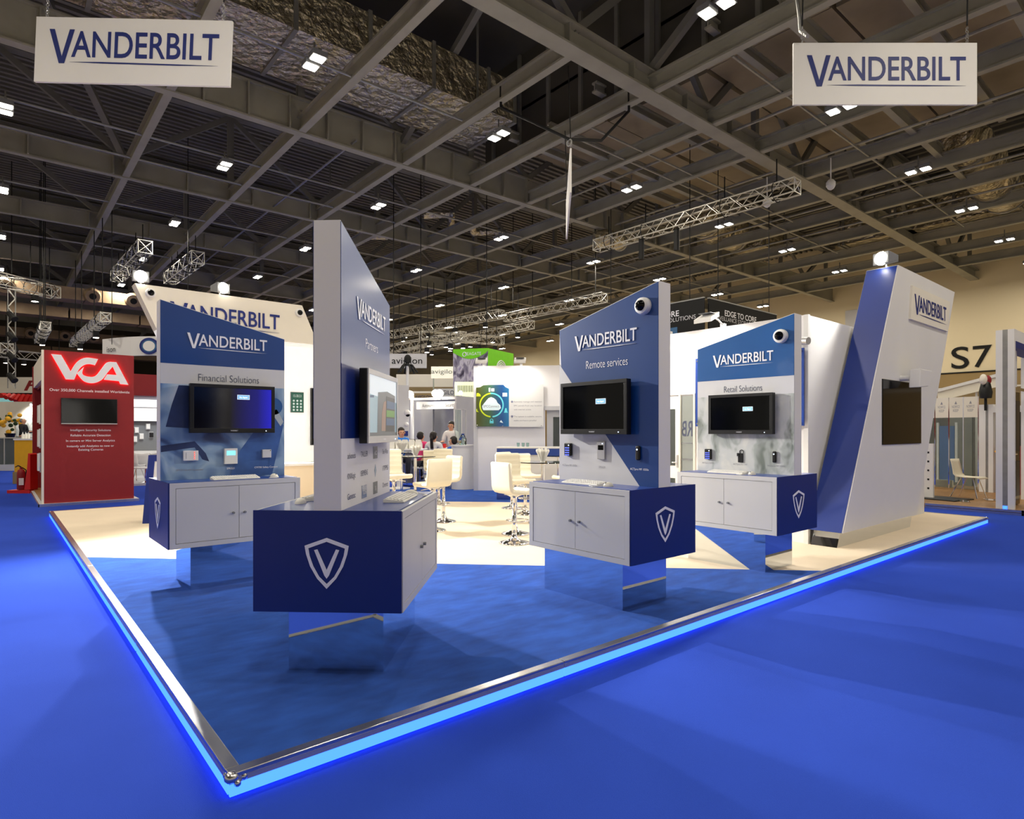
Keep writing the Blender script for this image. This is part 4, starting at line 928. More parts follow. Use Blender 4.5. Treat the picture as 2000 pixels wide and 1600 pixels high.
# A-frame board behind the financial kiosk
t = thing('easel_board', 'blue framed A-board standing behind the financial kiosk', 'easel', (1.2, 8.9, PT), -.5)
for s in (1, -1):
    mb = MB(); y = lambda z: s*(.30-.26*z/1.1)
    for x0, x1, z0, z1 in ((0, .1, 0, 1.1), (.6, .7, 0, 1.1), (.1, .6, 1.0, 1.1), (.1, .6, .12, .2)):
        mb.add([(x0, y(z0)-.015, z0), (x1, y(z0)-.015, z0), (x1, y(z0)+.015, z0), (x0, y(z0)+.015, z0), (x0, y(z1)-.015, z1), (x1, y(z1)-.015, z1), (x1, y(z1)+.015, z1), (x0, y(z1)+.015, z1)], [(0,3,2,1),(4,5,6,7),(0,1,5,4),(1,2,6,5),(2,3,7,6),(3,0,4,7)])
    mb.build('board_frame', 'logo_navy', t)
    MB().add([(.1, y(.2), .2), (.6, y(.2), .2), (.6, y(1.0), 1.0), (.1, y(1.0), 1.0), (.1, y(.2)+.006, .2), (.6, y(.2)+.006, .2), (.6, y(1.0)+.006, 1.0), (.1, y(1.0)+.006, 1.0)], [(0, 1, 2, 3), (7, 6, 5, 4), (0, 1, 5, 4), (1, 2, 6, 5), (2, 3, 7, 6), (3, 0, 4, 7)]).build('board_sheet', 'white', t)

# ------------------------------------------------------------------ hanging signs
def hang_sign(label, A, B, z0, z1, roll=0.0, lettering=True):
    A, B = Vector(A), Vector(B); c = (A+B)/2; L = (B-A).length; d = B-A; h = z1-z0
    t = thing('hanging_sign', label, 'sign', (c.x, c.y, z0), math.atan2(d.y, d.x)); t.rotation_euler = (0, roll, math.atan2(d.y, d.x))
    box('sign_board', 'white', t, -L/2, L/2, -.02, .02, 0, h)
    if lettering:
        k = L*.866
        logo(t, 'logo_navy', (-k/2+L*.005, -.022, h*.29), X, Z, k, .003)
    for s in (-1, 1):
        mb = MB(); x0 = s*L*.45
        for i in range(5): mb.torus((x0, 0, h+.03+i*.055), .022, .006, 10, 4, 'y' if i % 2 else 'x')
        mb.build('chain', 'galvanised', t); MB().tube((x0, 0, h+.3), (x0+.06, .05, 10.0-z0), .012, 5).build('suspension_wire', 'black_matt', t)
    return t
hang_sign('white hanging sign with navy lettering at upper left', wuv(-7.38, 9.5), wuv(-4.31, 9.4), 6.93, 7.93, .043)
hang_sign('white hanging sign with navy lettering at upper right', wuv(4.62, 10.1), wuv(7.63, 10.1), 6.96, 7.97)
hang_sign('hanging sign seen edge-on at top centre', wuv(1.33, 13.9), wuv(1.54, 17.3), 7.0, 8.0)
st = thing('sling_strap', 'black strap slung between roof beams above the edge-on sign', 'strap', wuv(1.30, 13.9)+(8.2,))
o = Vector(st.location); MB().path([(0, 0, 0), Vector((9.15, 9.4, 9.9))-o, Vector((9.15, 9.4, 10.5))-o], .035, 6).build('strap_leg', 'black_matt', st)
MB().path([(0, 0, 0), (Vector((11.8, 7.4, 9.4))-o)*.5+Vector((0, 0, -.15)), Vector((11.8, 7.4, 9.9))-o, Vector((11.8, 7.4, 10.5))-o], .035, 6).build('strap_leg', 'black_matt', st)
MB().torus((0, 0, -.08), .07, .02, 14, 6, 'x').build('shackle', 'galvanised', st)
for i, (p, lab) in enumerate((((19.0, 7.4, 9.2), 'white dome camera hanging right of the long lattice truss'), ((19.6, 5.6, 9.4), 'small white dome camera hanging near the tower floodlight'), )):
    t = thing('roof_camera', lab, 'camera', p); MB().tube((0, 0, 0), (0, 0, .9), .02, 6).build('camera_rod', 'white', t); MB().lathe([(.14, 0), (.14, .12), (.08, .2)], 14).build('camera_base', 'white', t, smooth=True); MB().ball((0, 0, 0), .12, 12, 8, 1, 1, 1).build('camera_dome', 'pale_grey', t, smooth=True)
t = thing('cable_loop', 'grey cable looping down to the upper right sign', 'cable', (10.4, 2.4, 9.6)); MB().path([(0, 0, 0), (-.3, -.2, -.7), (-.7, -.4, -1.2), (-1.1, -.7, -1.6)], .03, 6).build('cable_run', 'galvanised', t)

# ================================================================== people
def person(label, XY, face, top, pose='stand', bottom='trousers', z=0.0, hair='short', arms='down', scale=1.0, mat_skin='skin'):
    import bmesh
    x, y = wuv(*XY); d = Vector(face); e = (d.dot(AU), d.dot(AV))
    t = thing('person', label, 'person', (x, y, z), math.atan2(e[1], e[0])+PI/2); t.scale = (scale,)*3
    hip = .93 if pose == 'stand' else .62
    lean = -.05 if pose == 'stand' else -.12
    P = {'pelvis': (0, 0, hip), 'waist': (0, lean*.3, hip+.17), 'chest': (0, lean, hip+.40), 'collar': (0, lean, hip+.53), 'neck': (0, lean-.01, hip+.58), 'jaw': (0, lean-.035, hip+.65), 'skull': (0, lean-.02, hip+.74), 'crown': (0, lean-.01, hip+.80)}
    for s, n in ((-1, 'l'), (1, 'r')):
        P['sh'+n] = (s*.19, lean, hip+.50)
        if arms == 'down': P['el'+n] = (s*.25, lean+.03, hip+.22); P['wr'+n] = (s*.25, lean-.08, hip-.02); hd = Vector((0, -.03, -1))
        elif arms == 'fwd': P['el'+n] = (s*.24, lean-.06, hip+.24); P['wr'+n] = (s*.17, lean-.32, hip+.26); hd = Vector((-s*.25, -1, .0))
        else: P['el'+n] = (s*.23, lean-.12, hip+.28); P['wr'+n] = (s*.06, lean-.30, hip+.36); hd = Vector((-s*.5, -.8, .3))
        P['hd'+n] = tuple(Vector(P['wr'+n])+hd.normalized()*.09)
        P['hp'+n] = (s*.09, 0, hip-.04)
        if pose == 'stand': P['kn'+n] = (s*.10, -.02, .5); P['an'+n] = (s*.10, .03, .09); P['to'+n] = (s*.12, -.14, .03)
        else: P['kn'+n] = (s*.13, -.42, hip+.0); P['an'+n] = (s*.12, -.40, hip-.44); P['to'+n] = (s*.13, -.55, hip-.50)
    R = dict(pelvis=.13, waist=.115, chest=.135, collar=.085, neck=.052, jaw=.075, skull=.095, crown=.06)
    for n in 'lr': R.update({'sh'+n: .062, 'el'+n: .042, 'wr'+n: .03, 'hd'+n: .036, 'hp'+n: .09, 'kn'+n: .06, 'an'+n: .042, 'to'+n: .036})
    E = [('pelvis', 'waist'), ('waist', 'chest'), ('chest', 'collar'), ('collar', 'neck'), ('neck', 'jaw'), ('jaw', 'skull'), ('skull', 'crown')]
    for n in 'lr': E += [('collar', 'sh'+n), ('sh'+n, 'el'+n), ('el'+n, 'wr'+n), ('wr'+n, 'hd'+n), ('pelvis', 'hp'+n), ('hp'+n, 'kn'+n), ('kn'+n, 'an'+n), ('an'+n, 'to'+n)]
    for n, s in (('l', -1), ('r', 1)):
        hd = (Vector(P['hd'+n])-Vector(P['wr'+n])).normalized(); side = hd.cross(Vector((0, 0, 1) if abs(hd.z) < .7 else (0, 1, 0))).normalized()
        for k in range(5):
            f = (k-2)*.017; L = (.035, .075, .085, .078, .06)[k]; a = Vector(P['hd'+n])+side*f*(1.8 if k == 0 else 1)+hd*(.01 if k else -.04); b = a+hd*L*.5+side*(f*.4); c = a+hd*L+Vector((0, 0, -.015))
            for j, q in enumerate((a, b, c)): P['f%s%d%d' % (n, k, j)] = tuple(q); R['f%s%d%d' % (n, k, j)] = .009
            E += [('hd'+n, 'f%s%d0' % (n, k)), ('f%s%d0' % (n, k), 'f%s%d1' % (n, k)), ('f%s%d1' % (n, k), 'f%s%d2' % (n, k))]
    def skin(name, names, edges, mat, grow=0.0, root='pelvis', sub=1):
        bm = bmesh.new(); ly = bm.verts.layers.skin.verify(); vm = {}
        for q in names:
            v = bm.verts.new(P[q]); r = R[q]+grow; v[ly].radius = (r, r*(.78 if q in ('chest', 'waist', 'pelvis') else 1)); v[ly].use_root = (q == root); vm[q] = v
        for a, b in edges: bm.edges.new((vm[a], vm[b]))
        me = bpy.data.meshes.new(name); bm.to_mesh(me); bm.free(); me.materials.append(MATS[mat])
        o = bpy.data.objects.new(name, me); COL.objects.link(o); o.parent = t
        m = o.modifiers.new('skin', 'SKIN'); m.use_smooth_shade = True; o.modifiers.new('smooth', 'SUBSURF').levels = sub; o.modifiers['smooth'].render_levels = sub
        return o
    b = skin('body', list(P), E, mat_skin)
    nm = ['pelvis', 'waist', 'chest', 'collar', 'shl', 'ell', 'shr', 'elr']; ed = [('pelvis', 'waist'), ('waist', 'chest'), ('chest', 'collar'), ('collar', 'shl'), ('collar', 'shr'), ('shl', 'ell'), ('shr', 'elr')]
    if top == 'suit': nm += ['wrl', 'wrr']; ed += [('ell', 'wrl'), ('elr', 'wrr')]
    skin('top_garment', nm, ed, top, .022)
    nm = ['pelvis', 'hpl', 'hpr', 'knl', 'knr', 'anl', 'anr']; skin('trousers', nm, [('pelvis', 'hpl'), ('pelvis', 'hpr'), ('hpl', 'knl'), ('hpr', 'knr'), ('knl', 'anl'), ('knr', 'anr')], bottom, .02)
    for n in 'lr': a = P['an'+n]; q = P['to'+n]; MB().ball(((a[0]+q[0])/2, (a[1]+q[1])/2-.01, q[2]+.015), 1, 10, 6, .05, .13, .05).build('shoe', 'shoe', t, smooth=True)
    hz = hip+.755; hy = lean
    if hair != 'bald':
        h = MB().ball((0, hy+.018, hz+.004), .112, 14, 12, .95, 1.0, 1.0, .12); h.ball((0, hy+.045, hz-.02), .104, 14, 10, .98, .72, 1.0); h.build('hair', 'hair', t, smooth=True)
        if hair == 'pony': MB().path([(0, hy+.12, hz+.0), (0, hy+.16, hz-.1), (0, hy+.14, hz-.26), (0, hy+.12, hz-.36)], .045, 8).build('ponytail', 'hair', t)
    else:
        MB().ball((0, hy+.05, hz-.03), .1, 12, 8, 1.0, .7, .9).build('hair', 'mid_grey', t, smooth=True)
    f = MB(); 
    for s in (-1, 1): f.ball((s*.035, hy-.108, hip+.725), .012, 8, 6)
    f.build('eyes', 'black_matt', t); MB().add([(0, hy-.135, hip+.69), (-.016, hy-.1, hip+.685), (.016, hy-.1, hip+.685), (0, hy-.1, hip+.73)], [(0, 1, 3), (0, 3, 2), (0, 2, 1), (1, 2, 3)]).build('nose', mat_skin, t)
    MB().box(-.025, .025, hy-.112, hy-.095, hip+.655, hip+.663).build('mouth', 'bright_red', t)
    for s in (-1, 1): MB().ball((s*.098, hy-.01, hip+.71), 1, 8, 6, .01, .02, .03).build('ear', mat_skin, t)
    return t
person('standing man in a white shirt behind the white table', (-1.80, 18.4), (-.25, -1), 'shirt_white', arms='fwd', z=.1)
person('seated woman in a white top with a dark ponytail, back turned', (-2.20, 16.9), (.25, 1), 'shirt_white', 'sit', hair='pony', arms='fwd', z=.1)
person('seated person in a pink top beside the ponytailed woman', (-2.62, 17.3), (.3, 1), 'shirt_pink', 'sit', arms='fwd', z=.1)
person('seated boy in a blue shirt holding a phone', (-1.47, 16.3), (-.8, .45), 'shirt_blue', 'sit', arms='phone', z=.05, scale=.95)
person('man in a blue t-shirt with glasses beside the front kiosk monitor', (-3.12, 17.2), (.4, -1), 'shirt_tee', 'sit', arms='fwd', z=.22)
person('person in a yellow shirt inside the dark doorway', (-1.66, 23.1), (-.2, -1), 'shirt_yellow', arms='fwd', scale=.97)
person('person in black trousers crouching low beside the poster wall', (-1.02, 16.9), (-.8, -.4), 'shirt_white', 'sit', 'suit', arms='fwd', scale=.8, z=-.1)
person('man in a dark suit behind the yellow counter', (-20.75, 26.0), (.9, .2), 'suit', bottom='suit', hair='bald', arms='fwd', z=.38)

for lab, XY, z_, h_ in (('low white stool under the ponytailed woman', (-2.20, 16.9), .1, .50), ('low white stool under the person in pink', (-2.62, 17.3), .1, .50), ('low white stool under the boy in blue', (-1.47, 16.3), .05, .47), ('tall white stool under the man in the blue t-shirt', (-3.12, 17.2), .1, .62)):
    t = thing('visitor_stool', lab, 'stool', wuv(*XY)+(z_,)); MB().lathe([(.17, h_-.06), (.18, h_-.03), (.16, h_)], 18).build('stool_seat', 'white', t, smooth=True)
    for a in range(4): MB().tube((.1*math.cos(a*PI/2+.8), .1*math.sin(a*PI/2+.8), h_-.06), (.18*math.cos(a*PI/2+.8), .18*math.sin(a*PI/2+.8), 0), .012, 6).build('leg', 'chrome', t)

# ================================================================== neighbouring booths: centre back
def board(name, label, cat, A, B, z0, z1, mat, thick=.08, txt=None, tmat='black_matt', tw=.8, th=.4, tz=.35, bold=0.0, hang=None, spacing=1.0):
    A, B = Vector(wuv(*A)), Vector(wuv(*B)); d = B-A; L = d.length
    t = thing(name, label, cat, (A.x, A.y, z0), math.atan2(d.y, d.x)); h = z1-z0
    box('board_panel', mat, t, 0, L, 0, thick, 0, h)
    if txt: text('board_lettering', txt, tmat, t, (L/2, 0, h*tz), X, Z, L*tw, h*th, bold=bold, thick=.01, spacing=spacing)
    if not hang and z0 > 1:
        for f in (.08, .92): MB().tube((L*f, thick+.04, -z0), (L*f, thick+.04, h*.9), .03, 6).build('sign_post', 'silver', t)
    if hang:
        for f in (.15, .85): MB().tube((L*f, thick/2, h), (L*f, thick/2, hang-z0), .02, 5).build('suspension_wire', 'black_matt', t)
    return t, L
def ipt(x, y, Yd): return ((x-1000)/1200*Yd, Yd)
def zat(y, Yd): return 1.6+(842-y)/1200*Yd
board('hanging_banner', 'grey hanging banner with black lettering behind the front kiosk', 'banner', ipt(757, 0, 25), ipt(833, 0, 25), zat(719, 25), zat(691, 25), 'pale_grey', txt='avigilon', tw=.78, th=.46, tz=.3, hang=13.65)
board('light_box', 'glowing cream light box sign left of the green banner', 'sign', ipt(842, 0, 29), ipt(892, 0, 29), zat(739, 29), zat(716, 29), 'lightbox', txt='avigilon', tmat='mid_grey', tw=.98, th=.38, tz=.4)
board('fascia_sign', 'grey fascia sign below the light box', 'sign', ipt(848, 0, 24), ipt(896, 0, 24), zat(774, 24), zat(759, 24), 'pale_grey', txt='AVIGILON', tmat='dark_text', tw=.9, th=.55, tz=.22)
board('fascia_sign', 'tan fascia sign behind the bright booth spotlights', 'sign', ipt(809, 0, 24), ipt(845, 0, 24), zat(784, 24), zat(768, 24), 'hall_band', txt='AVIGILON', tmat='dark_text', tw=.9, th=.5, tz=.25)
board('bar_sign', 'pale green light box with black bar strokes', 'sign', ipt(888, 0, 21), ipt(932, 0, 21), zat(782, 21), zat(746, 21), 'lightbox_g', txt='lllllllIII', tw=.72, th=.36, tz=.45)
# green banner box
t = thing('banner_box', 'green topped banner box with feather picture', 'banner', wuv(*ipt(953, 0, 27.5))+(4.3,), RZD*0)
zt, zb_ = zat(680, 27.5)-4.3, -1.6
A = Vector(wuv(*ipt(885, 0, 27.9)))-Vector(t.location[:2]); B = Vector(wuv(*ipt(1003, 0, 29.5)))-Vector(t.location[:2])
def wallbox(par, name, a, b, z0, z1, mat, thick=.06):
    d = (b-a); L = d.length; o = box(name, mat, par, 0, L, 0, thick, z0, z1); o.location = (a.x, a.y, 0); o.rotation_euler = (0, 0, math.atan2(d.y, d.x)); return o, L
MB().tube((0, .1, 0), (0, .1, 9.35), .02, 5).build('suspension_wire', 'black_matt', t)
f1, L1 = wallbox(t, 'picture_face', A, Vector((0, 0)), zb_, zt, 'print_feather'); f2, L2_ = wallbox(t, 'green_face', Vector((0, 0)), B, zb_, zt, 'green')
n = 16; arc = [(0, zt), (0, zt-.16)] + [(L1*i/n, zt-.16-.3*math.sin(PI*min(1, i/n*1.0))*(1 if i < n else 0)) for i in range(1, n)] + [(L1, zt-.1), (L1, zt)]
sheet('green_header', 'green', f1, arc, (0, 0, 0), X, Z, .01); text('header_name', 'SEAGATE', 'logo_white', f1, (L1*.58, -.011, zt-.30), X, Z, .75, .14)
for rr in (.42, .32, .22, .12):
    MB().torus((L2_*.5, -.01, zt-.85-.06*rr), rr, .03, 20, 5, 'y').build('spiral_mark', 'logo_white', f2)
MB().torus((L1*.33, -.012, zt-.25), .09, .02, 14, 5, 'y').build('header_mark', 'logo_white', f1)
# white booth with the fascia 'Autonomous Video Security'
bx0 = wuv(*ipt(806, 0, 20.5)); bx1 = wuv(*ipt(908, 0, 19.6)); A, B = Vector(bx0), Vector(bx1); d = B-A; L = d.length
t = thing('white_booth', 'pale grey shell booth with a white fascia strip', 'booth', (A.x, A.y, 0), math.atan2(d.y, d.x))
box('booth_floor', 'mid_grey', t, -.1, L+.3, -1.2, 1.9, 0, .1); box('back_wall', 'pale_grey', t, -1.4, L, 1.7, 1.8, .1, 2.75); box('side_wall', 'pale_grey', t, L, L+.06, -.6, 1.8, .1, 2.7); box('side_wall', 'grey_door', t, -.5, 0, 1.2, 1.3, .1, 2.6)
box('corner_post', 'white', t, -.05, .03, -.05, .03, .1, 2.75); box('corner_post', 'white', t, L-.02, L+.06, -.65, -.57, .1, 2.45)
fs_ = box('fascia_strip', 'white', t, .15, L*.86, .0, .06, 2.32, 2.56); text('fascia_lettering', 'Autonomous Video Security', 'black_matt', fs_, (L*.5, 0, 2.385), X, Z, L*.62, .11)
box('roof_panel', 'pale_grey', t, 0, L, .0, 1.8, 2.62, 2.7)
MB().ball((L*.53, 1.2, 2.05), .1, 12, 8).build('dome_camera', 'black_gloss', t, smooth=True)
for i, f in enumerate((-.02, .48, .56, .95)):
    p = (A.x+d.x*f/1, A.y+d.y*f/1, 2.72)
    s = thing('booth_spotlight', 'bright small spotlight on the white booth fascia, %s from the left' % ON[i], 'spotlight', p, math.atan2(d.y, d.x), 'booth spotlights')
    MB().ball((0, -.1, .1), .12 if i < 3 else .06, 12, 8).build('lamp_globe', 'flood_face', s, smooth=True); MB().tube((0, 0, -.1), (0, -.06, .06), .02, 6).build('lamp_arm', 'silver', s)
    lamp(s, (0, -.25, .05), (0, -.4, -1), 50, .1, 140)
tb = thing('white_table', 'white table with boxes in the white booth', 'table', wuv(-1.95, 17.6)+(.1,), math.atan2(d.y, d.x))
box('table_top', 'white', tb, -.5, .5, -.3, .3, .98, 1.02); box('table_body', 'white', tb, -.3, .3, -.2, .2, 0, .98)
cp = thing('red_cup', 'red mug on the white booth table', 'mug', wuv(-1.92, 17.45)+(1.12,)); MB().lathe([(.045, 0), (.05, .12), (.044, .12), (.04, .01)], 12).build('cup_wall', 'bright_red', cp, smooth=True); MB().torus((.06, 0, .06), .03, .008, 12, 5, 'y').build('cup_handle', 'bright_red', cp)
tb = thing('brochure_table', 'tall white table with boxes of leaflets beside the front kiosk', 'table', wuv(-2.95, 16.0)+(.1,), RZD)
box('table_top', 'white', tb, -.5, .7, -.3, .3, 1.0, 1.04); MB().tube((0, 0, 0), (0, 0, 1.0), .06, 10).build('table_stem', 'white', tb); MB().lathe([(.3, 0), (.3, .02), (.06, .05)], 20).build('table_base', 'white', tb)
for i in range(5):
    lb = thing('leaflet_box', 'white leaflet box on the tall table, %s from the left' % ON[i], 'box', wuv(-3.1+.17*i, 15.98)+(1.14,), RZD, 'leaflet boxes on the tall table')
    MB().prism([(-.1, 0), (.1, 0), (.1, .12), (-.1, .24)], (-.07, 0, 0), Y, Z, 0, .14).build('box_body', 'paper', lb); box('box_leaflets', 'white', lb, -.06, .06, -.08, .06, .02, .16)
lp = thing('laptop', 'open dark laptop near the man in the blue t-shirt', 'laptop', wuv(-2.98, 17.9)+(1.14,), math.atan2(d.y, d.x))
box('laptop_base', 'black_plastic', lp, -.16, .16, -.11, .11, 0, .02); MB().add([(-.16, .1, .02), (.16, .1, .02), (.16, .2, .22), (-.16, .2, .22), (-.16, .11, .02), (.16, .11, .02), (.16, .21, .22), (-.16, .21, .22)], [(0,3,2,1),(4,5,6,7),(0,1,5,4),(1,2,6,5),(2,3,7,6),(3,0,4,7)]).build('laptop_lid', 'black_plastic', lp)
dk = thing('laptop_desk', 'grey desk under the laptop', 'desk', wuv(-2.98, 17.95)+(0.1,), math.atan2(d.y, d.x)); box('desk_top', 'pale_grey', dk, -.6, .3, -.25, .25, 1.0, 1.04); box('desk_side', 'mid_grey', dk, -.55, .25, -.2, .2, 0, 1.0)
cn = thing('curved_counter', 'white rounded counter below the boy in blue', 'counter', wuv(-1.28, 16.0)+(.0,)); MB().lathe([(.30, 0), (.30, 1.2), (.32, 1.2), (.32, 1.24)], 24).build('counter_shell', 'white', cn, smooth=True); MB().lathe([(.31, .02), (.31, .1)], 24).build('counter_kick', 'mid_grey', cn)
wb = thing('water_bottle', 'large clear water bottle on the rounded counter', 'bottle', wuv(-1.28, 16.0)+(1.24,)); MB().lathe([(.09, 0), (.1, .02), (.1, .16), (.06, .22), (.04, .26)], 14).build('bottle_body', 'glass', wb, smooth=True); MB().lathe([(.04, .26), (.04, .29)], 10).build('bottle_cap', 'blue', wb)
# glass case, cyan panel and dark doorway right of the white booth
t = thing('glass_case', 'tall clear display case in front of the white booth', 'display case', wuv(-1.42, 16.9)+(.1,), math.atan2(d.y, d.x))
for x0, y0 in ((-.12, -.12), (.1, -.12), (-.12, .1), (.1, .1)): box('case_post', 'white', t, x0, x0+.02, y0, y0+.02, 0, 2.1)
box('case_glass', 'pane', t, -.1, .1, -.115, -.11, .3, 2.08); box('case_top', 'white', t, -.12, .12, -.12, .12, 2.08, 2.1); box('case_base', 'white', t, -.12, .12, -.12, .12, 0, .3)
p = wuv(-1.75, 22.5); t = thing('dark_booth', 'dark doorway booth with a glowing cyan window', 'booth', (p[0], p[1], 0), math.radians(40.1)*-1)
box('back_wall', 'black_matt', t, -.3, 2.2, 1.6, 1.7, 0, 3.0); box('side_wall', 'mid_grey', t, -.35, -.28, -.2, 1.7, 0, 3.2); box('lintel', 'mid_grey', t, -.3, 2.2, 0, .1, 1.95, 2.1); box('cyan_window', 'cyan_glass', t, -.25, 2.2, 0, .06, 2.1, 3.1); box('low_counter', 'pale_grey', t, -.25, 2.2, -.3, .1, .95, 1.0); box('counter_front', 'mid_grey', t, -.25, 2.2, -.2, -.1, 0, .95); box('fascia', 'pale_grey', t, -.35, 2.2, -.05, .1, 3.1, 3.35)
# ceiling-mounted palm-like lamp stand in front of the grey banner
t = thing('lamp_tree', 'slim pole with drooping black lamps in front of the grey banner', 'lamp', wuv(-3.72, 21.9)+(0,))
MB().tube((0, 0, 0), (0, 0, 3.95), .05, 10).build('pole', 'pale_grey', t); MB().ball((0, 0, 4.16), .13, 10, 8, 1, 1, 1.3).build('lamp_head', 'black_matt', t, smooth=True)
for i in range(6): a = i*PI/3+.3; MB().path([(0, 0, 3.95), (.16*math.cos(a), .16*math.sin(a), 3.95), (.36*math.cos(a), .36*math.sin(a), 3.68)], .035, 6).build('lamp_leaf', 'black_matt', t)
dc = thing('camera_pole', 'white dome cameras on a column behind the front kiosk monitor', 'camera', wuv(-3.42, 18.8)+(0,))
box('column', 'pale_grey', dc, -.25, .25, -.1, .1, 0, 3.0); MB().ball((.1, -.25, 2.15), .1, 12, 8).build('camera_dome', 'white', dc, smooth=True); MB().ball((.1, -.27, 2.10), .07, 12, 8).build('camera_lens', 'black_gloss', dc, smooth=True); MB().ball((.1, -.2, 1.8), .07, 10, 8).build('camera_dome', 'white', dc, smooth=True); box('blue_notice', 'logo_navy', dc, -.1, .2, -.13, -.1, 1.45, 1.6); box('red_bottle', 'bright_red', dc, -.12, .02, -.13, -.1, .9, 1.4)
# cream interior walls of the far booth
p0, p1 = ipt(775, 0, 30), ipt(900, 0, 30); A, B = Vector(wuv(*p0)), Vector(wuv(*p1)); d2 = B-A
t = thing('far_booth', 'warm lit two-storey booth interior behind the light boxes', 'booth', (A.x, A.y, 0), math.atan2(d2.y, d2.x)); L = d2.length
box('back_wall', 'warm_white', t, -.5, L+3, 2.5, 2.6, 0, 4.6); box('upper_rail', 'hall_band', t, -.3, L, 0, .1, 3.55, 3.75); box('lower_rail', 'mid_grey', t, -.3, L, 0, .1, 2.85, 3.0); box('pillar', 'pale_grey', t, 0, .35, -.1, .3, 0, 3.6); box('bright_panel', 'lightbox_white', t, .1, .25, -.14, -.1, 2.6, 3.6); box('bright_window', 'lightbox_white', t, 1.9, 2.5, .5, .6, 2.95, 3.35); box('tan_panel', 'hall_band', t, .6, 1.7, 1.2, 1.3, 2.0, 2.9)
for f in (.4, 1.4, 2.4): lamp(t, (f, 1.2, 3.5), (0, .5, -1), 50, .1, 150)

# black banners above the storage room
for lab, ox, oy, rz in (('black hanging banner, left half of the corner pair', 17.8, 13.8, -PI/2), ('black hanging banner, right half of the corner pair', 18.02, 8.97, 0)):
    t = thing('black_banner', lab, 'banner', (ox, oy, 4.5), rz); left = rz < 0
    box('banner_cloth', 'black_matt', t, 0, 4.78, 0, .05, 0, 1.66); box('banner_tube', 'galvanised', t, 0, 4.78, -.01, .06, 1.66, 1.70)
    text('banner_title', 'EDGE TO CORE', 'logo_white', t, (3.77 if left else 3.2, 0, 1.19), X, Z, 2.2, .2, bold=.015, align='R'); text('banner_line', 'SURVEILLANCE STORAGE SOLUTIONS', 'pale_grey', t, (4.45 if left else 4.2, 0, 1.0), X, Z, 3.95, .15, align='R')
    if left: sheet('banner_mark', 'screen_blue', t, [(3.2, .35), (3.7, .35), (3.7, .8), (3.2, .8)], (0, 0, 0), X, Z, .01)
    for f in (.6, 4.2): MB().tube((f, .02, 1.68), (f, .02, 9.15), .015, 5).build('suspension_wire', 'black_matt', t)

# ================================================================== red booth on the left
VX, VY, VH = 0.0, 13.5, 3.32
t = thing('red_booth', 'dark red booth with glowing white letters and an alcove side', 'booth', (VX, VY, 0))
box('booth_base', 'pale_grey', t, -.06, 1.75, -.08, 4.8, 0, .06); box('base_trim', 'aluminium', t, -.08, 1.75, -.1, -.08, 0, .06); box('base_trim', 'aluminium', t, -.08, -.06, -.1, 4.8, 0, .06)
box('front_wall', 'red', t, .02, 1.66, 0, .12, .06, VH); box('front_trim', 'warm_white', t, -.02, .02, -.01, .14, .06, VH)
box('alcove_back', 'red', t, .9, 1.0, .12, 4.7, .06, 2.75); box('far_wall', 'red', t, .0, .9, 4.5, 4.7, .06, VH)
MB().prism([(.12, 2.75), (4.5, 2.75), (4.5, VH), (.12, VH)], (.02, 0, 0), Y, Z, 0, .1).build('alcove_header', 'warm_white', t)
box('alcove_ceiling', 'red', t, .1, 1.66, .12, 4.5, 2.7, 2.78); box('alcove_floor', 'timber', t, 0, .9, .12, 4.5, .06, .075)
def vp(x, y): return ((x-290)/(910-290)*1.64+.02, (1555-y)/(1555-500)*(VH-.06)+.06)
def rounded(pts, n=3):
    # corner cutting on the points flagged as curve points
    for _ in range(n):
        out = []; k = len(pts)
        for i, p in enumerate(pts):
            if len(p) < 3: out.append(p); continue
            a_, c_ = pts[i-1], pts[(i+1) % k]
            out += [(p[0]*.75+a_[0]*.25, p[1]*.75+a_[1]*.25, 1), (p[0]*.75+c_[0]*.25, p[1]*.75+c_[1]*.25, 1)]
        pts = out
    return [p[:2] for p in pts]
VCAP = [[(335, 528), (400, 530), (462, 640), (500, 570, 1), (560, 533, 1), (649, 543), (627, 588), (575, 578, 1), (520, 612, 1), (486, 697), (430, 697)],
        [(552, 603), (534, 655, 1), (570, 672, 1), (630, 672, 1), (672, 610, 1), (706, 562, 1), (735, 557), (778, 557), (752, 590), (712, 640), (680, 690, 1), (620, 720, 1), (550, 712, 1), (503, 652)],
        [(752, 590), (778, 557), (866, 718), (806, 715), (797, 694), (688, 688), (712, 648), (780, 650)]]
for q in VCAP:
    pts = [vp(*p) for p in rounded(q)][::-1]
    a = sum(pts[i][0]*pts[(i+1) % len(pts)][1]-pts[(i+1) % len(pts)][0]*pts[i][1] for i in range(len(pts)))
    if a < 0: pts = pts[::-1]
    l = sheet('glowing_letter', 'logo_white', t, pts, (0, -.045, 0), X, Z, .03); sheet('letter_backlight', 'red_glow', l, pts, (0, -.03, 0), X, Z, .008)
for zz, s_, w_, h_ in ((768, 'Over 350,000 Channels installed Worldwide', 1.46, .056), (1045, 'Intelligent Security Solutions', .74, .045), (1082, 'Reliable Accurate Detection', .73, .045), (1120, 'In camera or Mini Server Analytics', .89, .045), (1158, 'Instantly add Analytics to new or', .86, .045), (1184, 'Existing Cameras', .45, .045)):
    p_ = vp(602, zz+12); text('wall_lettering', s_, 'logo_white', t, (p_[0], 0, p_[1]), X, Z, w_, h_, bold=.004)
mn = thing('monitor', 'wide black monitor on the red booth front', 'monitor', (VX+.82, VY, 2.03))
